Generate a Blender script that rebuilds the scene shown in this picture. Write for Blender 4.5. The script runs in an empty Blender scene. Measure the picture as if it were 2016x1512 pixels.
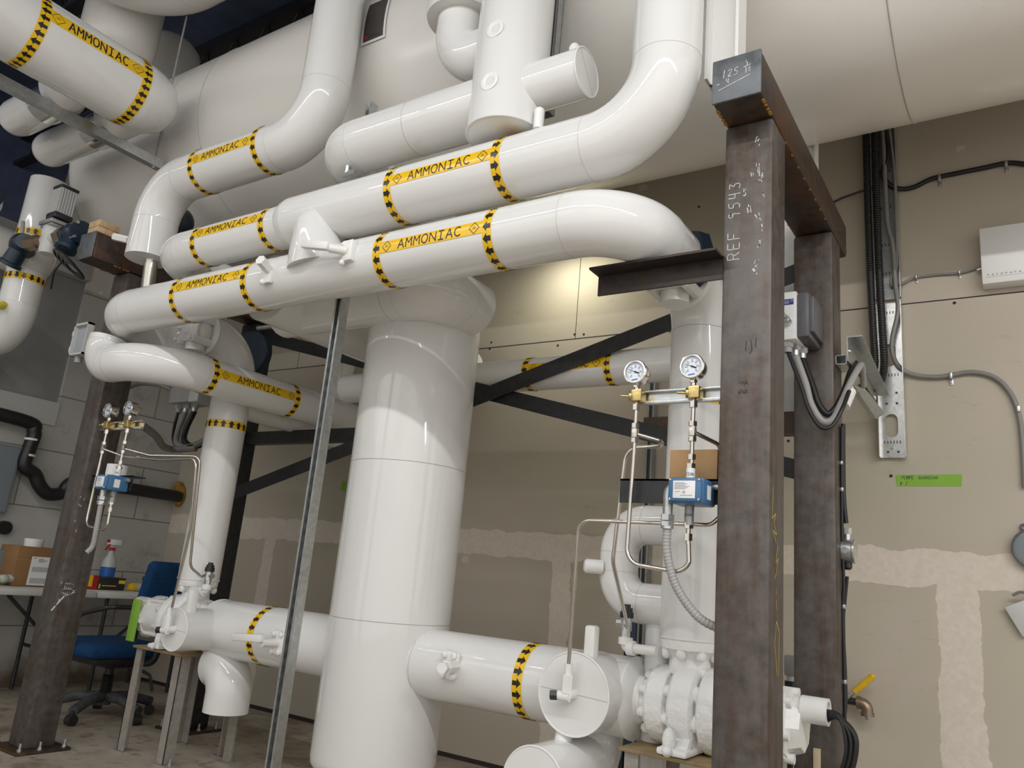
import bpy, bmesh, math, random
from mathutils import Vector, Matrix
random.seed(7)
S = bpy.context.scene
COL = S.collection
R = math.radians
PI = math.pi

# ------------------------------------------------------------------ camera
cam_d = bpy.data.cameras.new('camera')
cam_d.sensor_width = 36.0
cam_d.lens = 36.0 * 1540.0 / 2016.0
cam_d.clip_start = 0.02
cam = bpy.data.objects.new('camera', cam_d)
COL.objects.link(cam)
_y, _p, _r = R(34.15), R(14.12), R(5.2)
_f = Vector((-math.sin(_y) * math.cos(_p), math.cos(_y) * math.cos(_p), math.sin(_p)))
_r0 = Vector((math.cos(_y), math.sin(_y), 0))
_u0 = _r0.cross(_f)
_rt = _r0 * math.cos(_r) + _u0 * math.sin(_r)
_up = -_r0 * math.sin(_r) + _u0 * math.cos(_r)
cam.matrix_world = Matrix(((_rt.x, _up.x, -_f.x, 0), (_rt.y, _up.y, -_f.y, 0), (_rt.z, _up.z, -_f.z, 1.0), (0, 0, 0, 1)))
S.camera = cam

# ------------------------------------------------------------------ world and exposure
W = bpy.data.worlds.new('World')
S.world = W
W.use_nodes = True
W.node_tree.nodes['Background'].inputs[0].default_value = (1.0, 0.985, 0.96, 1)
W.node_tree.nodes['Background'].inputs[1].default_value = 1.08
S.view_settings.view_transform = 'Standard'
S.view_settings.look = 'None'
S.view_settings.gamma = 1.0
S.view_settings.use_curve_mapping = False
S.view_settings.exposure = 0.0

# ------------------------------------------------------------------ lamps: assumed long tube fixtures over the aisle, an assumed wall lamp, and added fill
def area(name, loc, sx, sy, power, rot=(0, 0, 0), color=(1, 0.99, 0.972)):
    l = bpy.data.lights.new(name, 'AREA')
    l.shape = 'RECTANGLE'
    l.size, l.size_y = sx, sy
    l.energy = power
    l.color = color
    o = bpy.data.objects.new(name, l)
    COL.objects.link(o)
    o.location = loc
    o.rotation_euler = rot
    return o
LX, LZ = (-2.230, 3.700, 2.979)[0], (-2.230, 3.700, 2.979)[2]
TUBE_ROW = [(-5.68, -0.05, 3.72), (-4.15, -0.05, 3.72), (-2.62, -0.05, 3.72), (-1.09, -0.05, 3.72), (0.44, -0.05, 3.72), (1.97, -0.05, 3.72), (3.50, -0.05, 3.72)]  # assumed fixtures, placed by the pipe highlights and the shadow edge on the tank
TUBE_POWER = [4, 8.5, 13.5, 20, 28, 42, 52]
for t, w_ in zip(TUBE_ROW, TUBE_POWER):
    area('assumed_tube_glow', (t[0], t[1], t[2] - 0.062), 1.46, 0.075, w_, (R(14), 0, 0))
area('fill_light', (2.6, -3.0, 3.6), 5.0, 2.6, 14, (R(62), 0, 0))  # broad soft fill added behind the camera, not a fixture of the room
area('fill_light', (-4.0, -3.0, 3.9), 4.2, 1.6, 14, (R(48), 0, 0))  # second added fill, towards the left
area('assumed_lamp_glow', (LX, 3.66, LZ - .035), 0.30, 0.10, 3.6, (R(18), 0, 0), (1, 0.96, 0.80))  # light of an assumed lamp, added for the bright patch on the back wall

# ------------------------------------------------------------------ materials
def nt(name):
    m = bpy.data.materials.new(name)
    m.use_nodes = True
    t = m.node_tree
    return m, t, t.nodes['Principled BSDF']
def lnk(t, a, b): t.links.new(a, b)
def tex_pos(t, scale=(1, 1, 1)):
    g = t.nodes.new('ShaderNodeNewGeometry')
    mp = t.nodes.new('ShaderNodeMapping')
    mp.inputs['Scale'].default_value = scale
    lnk(t, g.outputs['Position'], mp.inputs['Vector'])
    return mp.outputs['Vector']
def noise(t, vec, scale, detail=3, rough=0.55):
    n = t.nodes.new('ShaderNodeTexNoise')
    n.inputs['Scale'].default_value = scale
    n.inputs['Detail'].default_value = detail
    n.inputs['Roughness'].default_value = rough
    lnk(t, vec, n.inputs['Vector'])
    return n.outputs['Fac']
def ramp(t, fac, stops):
    r = t.nodes.new('ShaderNodeValToRGB')
    e = r.color_ramp.elements
    while len(e) < len(stops): e.new(0.5)
    for i, (p, c) in enumerate(stops):
        e[i].position = p
        e[i].color = (c[0], c[1], c[2], 1) if len(c) == 3 else c
    lnk(t, fac, r.inputs['Fac'])
    return r.outputs['Color']
def mixc(t, fac, a, b):
    m = t.nodes.new('ShaderNodeMix')
    m.data_type = 'RGBA'
    for s, v in ((m.inputs[0], fac), (m.inputs[6], a), (m.inputs[7], b)):
        if hasattr(v, 'is_output'): lnk(t, v, s)
        elif isinstance(v, tuple): s.default_value = (v[0], v[1], v[2], 1)
        else: s.default_value = v
    return m.outputs[2]
def math_n(t, op, a, b=None, c=None):
    m = t.nodes.new('ShaderNodeMath')
    m.operation = op
    for i, v in enumerate((a, b, c)):
        if v is None: continue
        if hasattr(v, 'is_output'): lnk(t, v, m.inputs[i])
        else: m.inputs[i].default_value = v
    return m.outputs[0]
def bump(t, p, h, strength, dist=0.01):
    b = t.nodes.new('ShaderNodeBump')
    b.inputs['Strength'].default_value = strength
    b.inputs['Distance'].default_value = dist
    lnk(t, h, b.inputs['Height'])
    lnk(t, b.outputs['Normal'], p.inputs['Normal'])
def plain(name, col, rough=0.5, metal=0.0, spec=0.5, var=0.0, vs=8.0, bmp=0.0, bs=60.0):
    m, t, p = nt(name)
    p.inputs['Roughness'].default_value = rough
    p.inputs['Metallic'].default_value = metal
    p.inputs['Specular IOR Level'].default_value = spec
    v = tex_pos(t)
    n = noise(t, v, vs, 3)
    lo = tuple(max(0, c * (1 - var)) for c in col)
    hi = tuple(min(1, c * (1 + var)) for c in col)
    lnk(t, ramp(t, n, [(0.3, lo), (0.7, hi)]), p.inputs['Base Color'])
    if bmp: bump(t, p, noise(t, v, bs, 2), bmp, 0.004)
    return m
M = {}
def make_white(name, col, rough, wav, wscale, speck=0.0):
    m, t, p = nt(name)
    v = tex_pos(t)
    n = noise(t, v, 2.2, 4)
    c = ramp(t, n, [(0.3, tuple(x * 0.965 for x in col)), (0.7, col)])
    if speck:
        s = noise(t, v, 55, 4)
        c = mixc(t, ramp(t, s, [(0.68, (0, 0, 0)), (0.76, (speck, speck, speck))]), c, (0.42, 0.36, 0.28))
    lnk(t, c, p.inputs['Base Color'])
    p.inputs['Roughness'].default_value = rough
    p.inputs['Specular IOR Level'].default_value = 0.5
    bump(t, p, noise(t, v, wscale, 2), wav, 0.01)
    M[name] = m
make_white('white_jacket', (0.765, 0.76, 0.742), 0.045, 0.012, 5.0)
make_white('white_vessel', (0.82, 0.795, 0.745), 0.22, 0.12, 3.0, 0.25)
make_white('white_paint', (0.82, 0.815, 0.79), 0.34, 0.25, 26.0)
make_white('white_frost', (0.84, 0.84, 0.82), 0.62, 0.7, 38.0)
make_white('white_plastic', (0.80, 0.80, 0.79), 0.35, 0.02, 20.0)
def make_steel(name, base, rust, amount, streak):
    m, t, p = nt(name)
    v = tex_pos(t)
    vs = tex_pos(t, (9, 9, 0.9))
    n1 = noise(t, v, 3.2, 6, 0.65)
    n2 = noise(t, vs, 3.0, 5, 0.6)
    n3 = noise(t, v, 28, 4)
    f = math_n(t, 'ADD', math_n(t, 'MULTIPLY', n1, 1 - streak), math_n(t, 'MULTIPLY', n2, streak))
    k = ramp(t, f, [(0.60 - amount, (0, 0, 0)), (0.74 - amount * 0.6, (1, 1, 1))])
    b = ramp(t, n3, [(0.3, tuple(x * 0.75 for x in base)), (0.7, tuple(x * 1.25 for x in base))])
    r = ramp(t, n3, [(0.3, tuple(x * 0.6 for x in rust)), (0.72, rust)])
    c = mixc(t, k, b, r)
    sc = noise(t, tex_pos(t, (60, 60, 5)), 2.0, 6, 0.7)
    c = mixc(t, ramp(t, sc, [(0.70, (0, 0, 0)), (0.74, (0.5, 0.5, 0.5))]), c, (0.30, 0.28, 0.26))
    lnk(t, c, p.inputs['Base Color'])
    p.inputs['Metallic'].default_value = 0.45
    lnk(t, ramp(t, n3, [(0.2, (0.36,) * 3), (0.8, (0.58,) * 3)]), p.inputs['Roughness'])
    bump(t, p, n3, 0.12, 0.003)
    M[name] = m
make_steel('mill_steel', (0.118, 0.104, 0.095), (0.105, 0.066, 0.042), 0.13, 0.5)
make_steel('rusty_steel', (0.062, 0.044, 0.034), (0.15, 0.062, 0.018), 0.13, 0.35)
make_steel('dark_steel', (0.035, 0.036, 0.038), (0.055, 0.042, 0.035), 0.04, 0.4)
make_steel('cap_steel', (0.13, 0.14, 0.15), (0.10, 0.09, 0.085), 0.0, 0.2)
def make_galv(name, col, rough, metal=0.9):
    m, t, p = nt(name)
    vo = t.nodes.new('ShaderNodeTexVoronoi')
    vo.inputs['Scale'].default_value = 60
    lnk(t, tex_pos(t), vo.inputs['Vector'])
    lnk(t, ramp(t, vo.outputs['Color'], [(0.1, tuple(c * 0.82 for c in col)), (0.9, col)]), p.inputs['Base Color'])
    p.inputs['Metallic'].default_value = metal
    p.inputs['Roughness'].default_value = rough
    M[name] = m
make_galv('galvanised', (0.60, 0.62, 0.62), 0.34)
make_galv('galvanised_dull', (0.42, 0.43, 0.42), 0.5, 0.6)
make_galv('aluminium', (0.80, 0.80, 0.78), 0.30)
make_galv('old_angle', (0.36, 0.33, 0.29), 0.6, 0.25)
M['stainless'] = plain('stainless', (0.62, 0.58, 0.52), 0.22, 1.0, 0.5, 0.05, 30)
M['chrome'] = plain('chrome', (0.80, 0.78, 0.74), 0.12, 1.0, 0.5, 0.03, 30)
M['brass'] = plain('brass', (0.62, 0.47, 0.20), 0.25, 1.0, 0.5, 0.1, 30)
M['bronze'] = plain('bronze', (0.30, 0.23, 0.16), 0.42, 0.8, 0.5, 0.2, 40)
M['black_rubber'] = plain('black_rubber', (0.012, 0.012, 0.013), 0.42, 0, 0.5, 0.1)
M['black_plastic'] = plain('black_plastic', (0.02, 0.02, 0.022), 0.35)
M['dark_grey_plastic'] = plain('dark_grey_plastic', (0.11, 0.11, 0.12), 0.42, 0, 0.5, 0.05)
M['grey_plastic'] = plain('grey_plastic', (0.33, 0.33, 0.33), 0.45, 0, 0.5, 0.05)
M['light_grey'] = plain('light_grey', (0.56, 0.56, 0.54), 0.42, 0, 0.5, 0.04)
M['conduit_grey'] = plain('conduit_grey', (0.23, 0.22, 0.21), 0.42, 0, 0.5, 0.06)
M['conduit_pale'] = plain('conduit_pale', (0.36, 0.35, 0.335), 0.42, 0, 0.5, 0.05)
M['navy'] = plain('navy', (0.008, 0.022, 0.042), 0.38, 0, 0.5, 0.2, 12, 0.2)
M['switch_blue'] = plain('switch_blue', (0.055, 0.155, 0.31), 0.36, 0, 0.5, 0.06)
M['chair_blue'] = plain('chair_blue', (0.012, 0.055, 0.15), 0.85, 0, 0.2, 0.15, 40, 0.3, 400)
M['label_yellow'] = plain('label_yellow', (0.86, 0.53, 0.012), 0.2, 0, 0.5, 0.03)
M['label_black'] = plain('label_black', (0.014, 0.012, 0.012), 0.3)
M['label_edge'] = plain('label_edge', (0.86, 0.78, 0.58), 0.3)
M['yellow_grip'] = plain('yellow_grip', (0.75, 0.47, 0.02), 0.35, 0, 0.5, 0.08, 40)
M['yellow_plug'] = plain('yellow_plug', (0.72, 0.62, 0.03), 0.45)
M['seam_grey'] = plain('seam_grey', (0.42, 0.41, 0.39), 0.5)
M['paper'] = plain('paper', (0.80, 0.80, 0.79), 0.6)
M['dial_white'] = plain('dial_white', (0.74, 0.80, 0.88), 0.3)
M['ink'] = plain('ink', (0.05, 0.05, 0.06), 0.6)
M['ink_blue'] = plain('ink_blue', (0.02, 0.04, 0.22), 0.5)
M['chalk'] = plain('chalk', (0.62, 0.62, 0.60), 0.9, 0, 0.2, 0.25, 90)
M['chalk_yellow'] = plain('chalk_yellow', (0.58, 0.46, 0.10), 0.9, 0, 0.2, 0.25, 90)
M['marker_dark'] = plain('marker_dark', (0.035, 0.025, 0.025), 0.8)
M['green_tape'] = plain('green_tape', (0.24, 0.46, 0.055), 0.6, 0, 0.3, 0.05)
M['cardboard'] = plain('cardboard', (0.43, 0.27, 0.135), 0.85, 0, 0.2, 0.06, 14)
M['cardboard_brown'] = plain('cardboard_brown', (0.27, 0.145, 0.065), 0.85, 0, 0.2, 0.08, 14)
M['wood'] = plain('wood', (0.55, 0.38, 0.22), 0.7, 0, 0.3, 0.15, 30)
M['ply'] = plain('ply', (0.30, 0.22, 0.115), 0.6, 0.2, 0.4, 0.25, 14)
M['red'] = plain('red', (0.45, 0.015, 0.02), 0.4)
M['blue_print'] = plain('blue_print', (0.02, 0.12, 0.42), 0.4)
M['bottle_clear'] = plain('bottle_clear', (0.50, 0.52, 0.50), 0.25)
M['foam_rust'] = plain('foam_rust', (0.36, 0.20, 0.045), 0.9, 0, 0.2, 0.3, 60, 0.6)
M['nameplate'] = plain('nameplate', (0.085, 0.075, 0.07), 0.5, 0.2, 0.4, 0.1)
M['table_white'] = plain('table_white', (0.62, 0.62, 0.58), 0.45, 0, 0.4, 0.05)
M['paint_grey'] = plain('paint_grey', (0.21, 0.24, 0.26), 0.5, 0, 0.4, 0.06, 4)
M['chair_base'] = plain('chair_base', (0.06, 0.062, 0.065), 0.65, 0, 0.3, 0.4, 20)
M['rag'] = plain('rag', (0.52, 0.52, 0.44), 0.95, 0, 0.1, 0.15, 30)

# ---- drywall with mud joints, painted block, stained concrete, dark roof deck
m, t, p = nt('drywall')
v = tex_pos(t)
sep = t.nodes.new('ShaderNodeSeparateXYZ')
lnk(t, v, sep.inputs[0])
X, Z = sep.outputs['X'], sep.outputs['Z']
nA = noise(t, v, 6.0, 5, 0.6)
nB = noise(t, v, 1.1, 3)
nC = noise(t, v, 45, 4)
base = ramp(t, nB, [(0.35, (0.485, 0.445, 0.35)), (0.65, (0.535, 0.475, 0.395))])
scuff = noise(t, tex_pos(t, (1, 1, 3)), 7, 6, 0.7)
base = mixc(t, ramp(t, scuff, [(0.62, (0, 0, 0)), (0.72, (0.35,) * 3)]), base, (0.30, 0.265, 0.21))
def band(coord, centre, half, wob):
    d = math_n(t, 'ABSOLUTE', math_n(t, 'SUBTRACT', math_n(t, 'ADD', coord, math_n(t, 'MULTIPLY', math_n(t, 'SUBTRACT', nA, 0.5), wob)), centre))
    return math_n(t, 'LESS_THAN', d, half)
mud = band(Z, 1.215, 0.075, 0.09)
low = math_n(t, 'LESS_THAN', Z, 1.20)
for xc in ((-4.661, 3.920, 0.825)[0], (-2.210, 3.920, 0.928)[0], (-0.284, 3.920, 0.847)[0], 1.9):
    mud = math_n(t, 'MAXIMUM', mud, math_n(t, 'MULTIPLY', low, band(X, xc, 0.082 if xc > -1 else 0.06, 0.08)))
spots = t.nodes.new('ShaderNodeTexVoronoi')
spots.inputs['Scale'].default_value = 1.9
lnk(t, tex_pos(t, (1, 0, 1.2)), spots.inputs['Vector'])
sp = math_n(t, 'LESS_THAN', math_n(t, 'ADD', spots.outputs['Distance'], math_n(t, 'MULTIPLY', nA, 0.22)), 0.165)
mud = math_n(t, 'MAXIMUM', mud, math_n(t, 'MULTIPLY', sp, 0.75))
mudc = ramp(t, nC, [(0.3, (0.66, 0.59, 0.50)), (0.7, (0.73, 0.66, 0.57))])
lnk(t, mixc(t, mud, base, mudc), p.inputs['Base Color'])
p.inputs['Roughness'].default_value = 0.82
p.inputs['Specular IOR Level'].default_value = 0.25
bump(t, p, math_n(t, 'ADD', math_n(t, 'MULTIPLY', mud, 0.4), math_n(t, 'MULTIPLY', nC, 0.2)), 0.25, 0.004)
M['drywall'] = m

m, t, p = nt('painted_block')
g = t.nodes.new('ShaderNodeNewGeometry')
sep = t.nodes.new('ShaderNodeSeparateXYZ')
lnk(t, g.outputs['Position'], sep.inputs[0])
cmb = t.nodes.new('ShaderNodeCombineXYZ')
lnk(t, sep.outputs['Y'], cmb.inputs[0])
lnk(t, sep.outputs['Z'], cmb.inputs[1])
br = t.nodes.new('ShaderNodeTexBrick')
br.inputs['Scale'].default_value = 1.0
br.inputs['Brick Width'].default_value = 0.90
br.inputs['Row Height'].default_value = 0.405
br.inputs['Mortar Size'].default_value = 0.006
br.inputs['Mortar Smooth'].default_value = 0.4
br.inputs['Color1'].default_value = (0.52, 0.51, 0.48, 1)
br.inputs['Color2'].default_value = (0.46, 0.45, 0.43, 1)
br.inputs['Mortar'].default_value = (0.23, 0.21, 0.18, 1)
lnk(t, cmb.outputs[0], br.inputs['Vector'])
v = tex_pos(t)
st = noise(t, v, 4.5, 7, 0.68)
c = mixc(t, ramp(t, st, [(0.55, (0, 0, 0)), (0.72, (0.55,) * 3)]), br.outputs['Color'], (0.19, 0.155, 0.11))
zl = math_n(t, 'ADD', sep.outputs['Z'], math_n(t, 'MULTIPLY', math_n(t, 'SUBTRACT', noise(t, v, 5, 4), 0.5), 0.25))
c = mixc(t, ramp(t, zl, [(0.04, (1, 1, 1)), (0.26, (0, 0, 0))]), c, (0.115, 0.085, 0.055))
lnk(t, c, p.inputs['Base Color'])
p.inputs['Roughness'].default_value = 0.7
bump(t, p, math_n(t, 'ADD', br.outputs['Fac'], math_n(t, 'MULTIPLY', noise(t, v, 40, 3), -0.35)), -0.35, 0.006)
M['painted_block'] = m

m, t, p = nt('stained_concrete')
v = tex_pos(t)
n1 = noise(t, v, 1.6, 7, 0.65)
n2 = noise(t, v, 9, 6, 0.7)
c = ramp(t, n1, [(0.30, (0.17, 0.125, 0.085)), (0.46, (0.36, 0.31, 0.245)), (0.62, (0.47, 0.42, 0.35)), (0.74, (0.42, 0.28, 0.15))])
c = mixc(t, ramp(t, n2, [(0.52, (0, 0, 0)), (0.66, (0.8,) * 3)]), c, (0.165, 0.125, 0.085))
lnk(t, c, p.inputs['Base Color'])
p.inputs['Roughness'].default_value = 0.6
bump(t, p, n2, 0.25, 0.006)
M['stained_concrete'] = m
M['roof_deck'] = plain('roof_deck', (0.10, 0.125, 0.21), 0.7, 0.2, 0.4, 0.2, 3)
M['wall_panel'] = plain('wall_panel', (0.30, 0.30, 0.295), 0.42, 0, 0.4, 0.18, 2.4, 0.15, 6)
M['wall_white'] = plain('wall_white', (0.60, 0.58, 0.54), 0.8, 0, 0.3, 0.04, 2)
M['beam_white'] = plain('beam_white', (0.52, 0.52, 0.50), 0.55, 0, 0.4, 0.06, 3)

# ------------------------------------------------------------------ mesh builder
def V(a): return Vector(a)
def ortho(d):
    d = V(d).normalized()
    h = V((0, 0, 1)) if abs(d.z) < 0.9 else V((0, 1, 0))
    a = d.cross(h).normalized()
    return a, d.cross(a).normalized()
def fillet(pts, bend, n=10):
    """split a polyline into straight runs and arcs; bend is one radius or one per corner"""
    pts = [V(p) for p in pts]
    segs, cur = [], pts[0]
    for i in range(1, len(pts) - 1):
        b = bend[i - 1] if isinstance(bend, (list, tuple)) else bend
        d1, d2 = (pts[i] - cur).normalized(), (pts[i + 1] - pts[i]).normalized()
        ang = d1.angle(d2)
        if ang < 1e-3 or b <= 0:
            segs.append(('s', [cur, pts[i]])); cur = pts[i]; continue
        tl = min(b * math.tan(ang / 2), 0.98 * (pts[i] - cur).length, 0.98 * (pts[i + 1] - pts[i]).length)
        b = tl / math.tan(ang / 2)
        p1, p2 = pts[i] - d1 * tl, pts[i] + d2 * tl
        if (p1 - cur).length > 1e-4: segs.append(('s', [cur, p1]))
        nrm = (d2 - d1 * d1.dot(d2)).normalized()
        c = p1 + nrm * b
        k = max(2, int(n * ang / (PI / 2)))
        segs.append(('e', [c + (d1 * math.sin(ang * j / k) - nrm * math.cos(ang * j / k)) * b for j in range(k + 1)]))
        cur = p2
    segs.append(('s', [cur, pts[-1]]))
    return segs
def smooth_path(pts, n=6):
    """Catmull-Rom through the points"""
    P = [V(p) for p in pts]
    P = [P[0] * 2 - P[1]] + P + [P[-1] * 2 - P[-2]]
    out = []
    for i in range(1, len(P) - 2):
        a, b, c, d = P[i - 1], P[i], P[i + 1], P[i + 2]
        for j in range(n):
            s = j / n
            out.append(0.5 * ((2 * b) + (c - a) * s + (2 * a - 5 * b + 4 * c - d) * s * s + (3 * b - a - 3 * c + d) * s ** 3))
    out.append(P[-2])
    return out
class MB:
    def __init__(s): s.bm = bmesh.new()
    def box(s, c, size, bev=0.0, rot=None, seg=2):
        mt = Matrix.Translation(V(c)) @ (rot.to_4x4() if rot else Matrix()) @ Matrix.Diagonal((size[0], size[1], size[2], 1))
        r = bmesh.ops.create_cube(s.bm, size=1.0, matrix=mt)
        if bev > 0:
            es = list({e for v in r['verts'] for e in v.link_edges})
            bmesh.ops.bevel(s.bm, geom=es, offset=min(bev, min(size) * 0.45), segments=seg, affect='EDGES', profile=0.5)
        return s
    def bb(s, a, b, bev=0.0):
        a, b = V(a), V(b)
        return s.box((a + b) / 2, tuple(abs(x) for x in (b - a)), bev)
    def sweep(s, path, r, seg=24, cap0=True, cap1=True, rr=None, t0=None, t1=None):
        P = [V(p) for p in path]
        n = len(P)
        T = [((P[min(i + 1, n - 1)] - P[max(i - 1, 0)])).normalized() for i in range(n)]
        if t0 is not None: T[0] = V(t0).normalized()
        if t1 is not None: T[-1] = V(t1).normalized()
        a, b = ortho(T[0])
        rings = []
        for i in range(n):
            if i:
                q = T[i - 1].rotation_difference(T[i])
                a = q @ a; b = q @ b
            ri = rr[i] if rr else r
            rings.append([s.bm.verts.new(P[i] + (a * math.cos(2 * PI * k / seg) + b * math.sin(2 * PI * k / seg)) * ri) for k in range(seg)])
        for i in range(n - 1):
            for k in range(seg):
                s.bm.faces.new((rings[i][k], rings[i][(k + 1) % seg], rings[i + 1][(k + 1) % seg], rings[i + 1][k]))
        if cap0: s.bm.faces.new(rings[0][::-1])
        if cap1: s.bm.faces.new(rings[-1])
        return s
    def cyl(s, p, q, r, seg=24, r2=None, cap=True):
        return s.sweep([p, q], r, seg, cap, cap, [r, r if r2 is None else r2])
    def tube(s, pts, r, bend=0.02, seg=12, n=6, cap=True):
        path = []
        for k, sg in fillet(pts, bend, n):
            for p in sg:
                if not path or (path[-1] - p).length > 1e-5: path.append(p)
        return s.sweep(path, r, seg, cap, cap)
    def lathe(s, prof, o, axis, seg=32, close=True):
        """prof: list of (distance along axis, radius)"""
        o, d = V(o), V(axis).normalized()
        a, b = ortho(d)
        rings = []
        for h, r in prof:
            rings.append([s.bm.verts.new(o + d * h + (a * math.cos(2 * PI * k / seg) + b * math.sin(2 * PI * k / seg)) * max(r, 1e-5)) for k in range(seg)])
        for i in range(len(rings) - 1):
            for k in range(seg):
                s.bm.faces.new((rings[i][k], rings[i][(k + 1) % seg], rings[i + 1][(k + 1) % seg], rings[i + 1][k]))
        if close:
            s.bm.faces.new(rings[0][::-1]); s.bm.faces.new(rings[-1])
        return s
    def hexa(s, p, q, r): return s.cyl(p, q, r, 6)
    def ball(s, c, r, seg=16, sc=(1, 1, 1)):
        bmesh.ops.create_uvsphere(s.bm, u_segments=seg, v_segments=max(6, seg // 2), radius=1, matrix=Matrix.Translation(V(c)) @ Matrix.Diagonal((r * sc[0], r * sc[1], r * sc[2], 1)))
        return s
    def ring(s, c, axis, R_, r, seg=48, ts=6):
        a, b = ortho(axis)
        c = V(c)
        d = V(axis).normalized()
        rg = []
        for k in range(seg):
            e = a * math.cos(2 * PI * k / seg) + b * math.sin(2 * PI * k / seg)
            rg.append([s.bm.verts.new(c + e * (R_ + r * math.cos(2 * PI * j / ts)) + d * r * math.sin(2 * PI * j / ts)) for j in range(ts)])
        for k in range(seg):
            for j in range(ts):
                s.bm.faces.new((rg[k][j], rg[(k + 1) % seg][j], rg[(k + 1) % seg][(j + 1) % ts], rg[k][(j + 1) % ts]))
        return s
    def prism(s, poly, vec):
        """closed planar polygon extruded along vec"""
        v0 = [s.bm.verts.new(V(p)) for p in poly]
        v1 = [s.bm.verts.new(V(p) + V(vec)) for p in poly]
        n = len(v0)
        s.bm.faces.new(v0[::-1]); s.bm.faces.new(v1)
        for i in range(n): s.bm.faces.new((v0[i], v0[(i + 1) % n], v1[(i + 1) % n], v1[i]))
        return s
    def quad(s, *ps):
        s.bm.faces.new([s.bm.verts.new(V(p)) for p in ps])
        return s
    def strokes(s, lines, fn, w, step=None):
        """thin ribbons following polylines in (u, v), laid on a surface by fn(u, v)"""
        for ln in lines:
            for (u0, v0), (u1, v1) in zip(ln[:-1], ln[1:]):
                L = math.hypot(u1 - u0, v1 - v0)
                if L < 1e-6: continue
                du, dv = (u1 - u0) / L, (v1 - v0) / L
                h = w / 2
                u0e, v0e, u1e, v1e = u0 - du * h * .6, v0 - dv * h * .6, u1 + du * h * .6, v1 + dv * h * .6
                k = max(1, int(L / step)) if step else 1
                prev = None
                for i in range(k + 1):
                    f = i / k
                    u, v = u0e + (u1e - u0e) * f, v0e + (v1e - v0e) * f
                    cur = (s.bm.verts.new(V(fn(u - dv * h, v + du * h))), s.bm.verts.new(V(fn(u + dv * h, v - du * h))))
                    if prev: s.bm.faces.new((prev[0], prev[1], cur[1], cur[0]))
                    prev = cur
        return s
    def patch(s, poly_uv_grid, fn):
        """grid of (u, v) rows laid on a surface by fn"""
        rows = [[s.bm.verts.new(V(fn(u, v))) for u, v in row] for row in poly_uv_grid]
        for i in range(len(rows) - 1):
            for j in range(len(rows[0]) - 1):
                s.bm.faces.new((rows[i][j], rows[i][j + 1], rows[i + 1][j + 1], rows[i + 1][j]))
        return s
def origin_of(o):
    v = Vector((0, 0, 0))
    while o is not None:
        v += o.location
        o = o.parent
    return v
def build(name, mb, mat, parent=None, loc=None, sharp=38, flat=False):
    bm = mb.bm
    bmesh.ops.recalc_face_normals(bm, faces=bm.faces[:])
    me = bpy.data.meshes.new(name)
    o = bpy.data.objects.new(name, me)
    COL.objects.link(o)
    if parent is not None:
        o.parent = parent
        org = origin_of(parent)
    else:
        if loc is None:
            vs = [v.co for v in bm.verts]
            loc = ((min(v.x for v in vs) + max(v.x for v in vs)) / 2, (min(v.y for v in vs) + max(v.y for v in vs)) / 2, min(v.z for v in vs))
        org = V(loc)
        o.location = org
    bmesh.ops.translate(bm, verts=bm.verts[:], vec=-org)
    bm.to_mesh(me)
    bm.free()
    me.materials.append(M[mat] if isinstance(mat, str) else mat)
    if not flat:
        me.polygons.foreach_set('use_smooth', [True] * len(me.polygons))
        me.set_sharp_from_angle(angle=R(sharp))
    return o
def thing(name, label, cat, loc, group=None):
    o = bpy.data.objects.new(name, None)
    o.empty_display_size = 0.05
    COL.objects.link(o)
    o.location = loc
    return tag(o, label, cat, group)
def tag(o, label, cat, group=None, kind=None):
    o['label'] = label
    o['category'] = cat
    if group: o['group'] = group
    if kind: o['kind'] = kind
    return o
def struct(name, mb, mat, label=None):
    o = build(name, mb, mat)
    o['kind'] = 'structure'
    if label: o['label'] = label
    return o
def arc(cx, cy, rx, ry, a0, a1, n=14): return [(cx + rx * math.cos(R(a0 + (a1 - a0) * i / n)), cy + ry * math.sin(R(a0 + (a1 - a0) * i / n))) for i in range(n + 1)]
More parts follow.
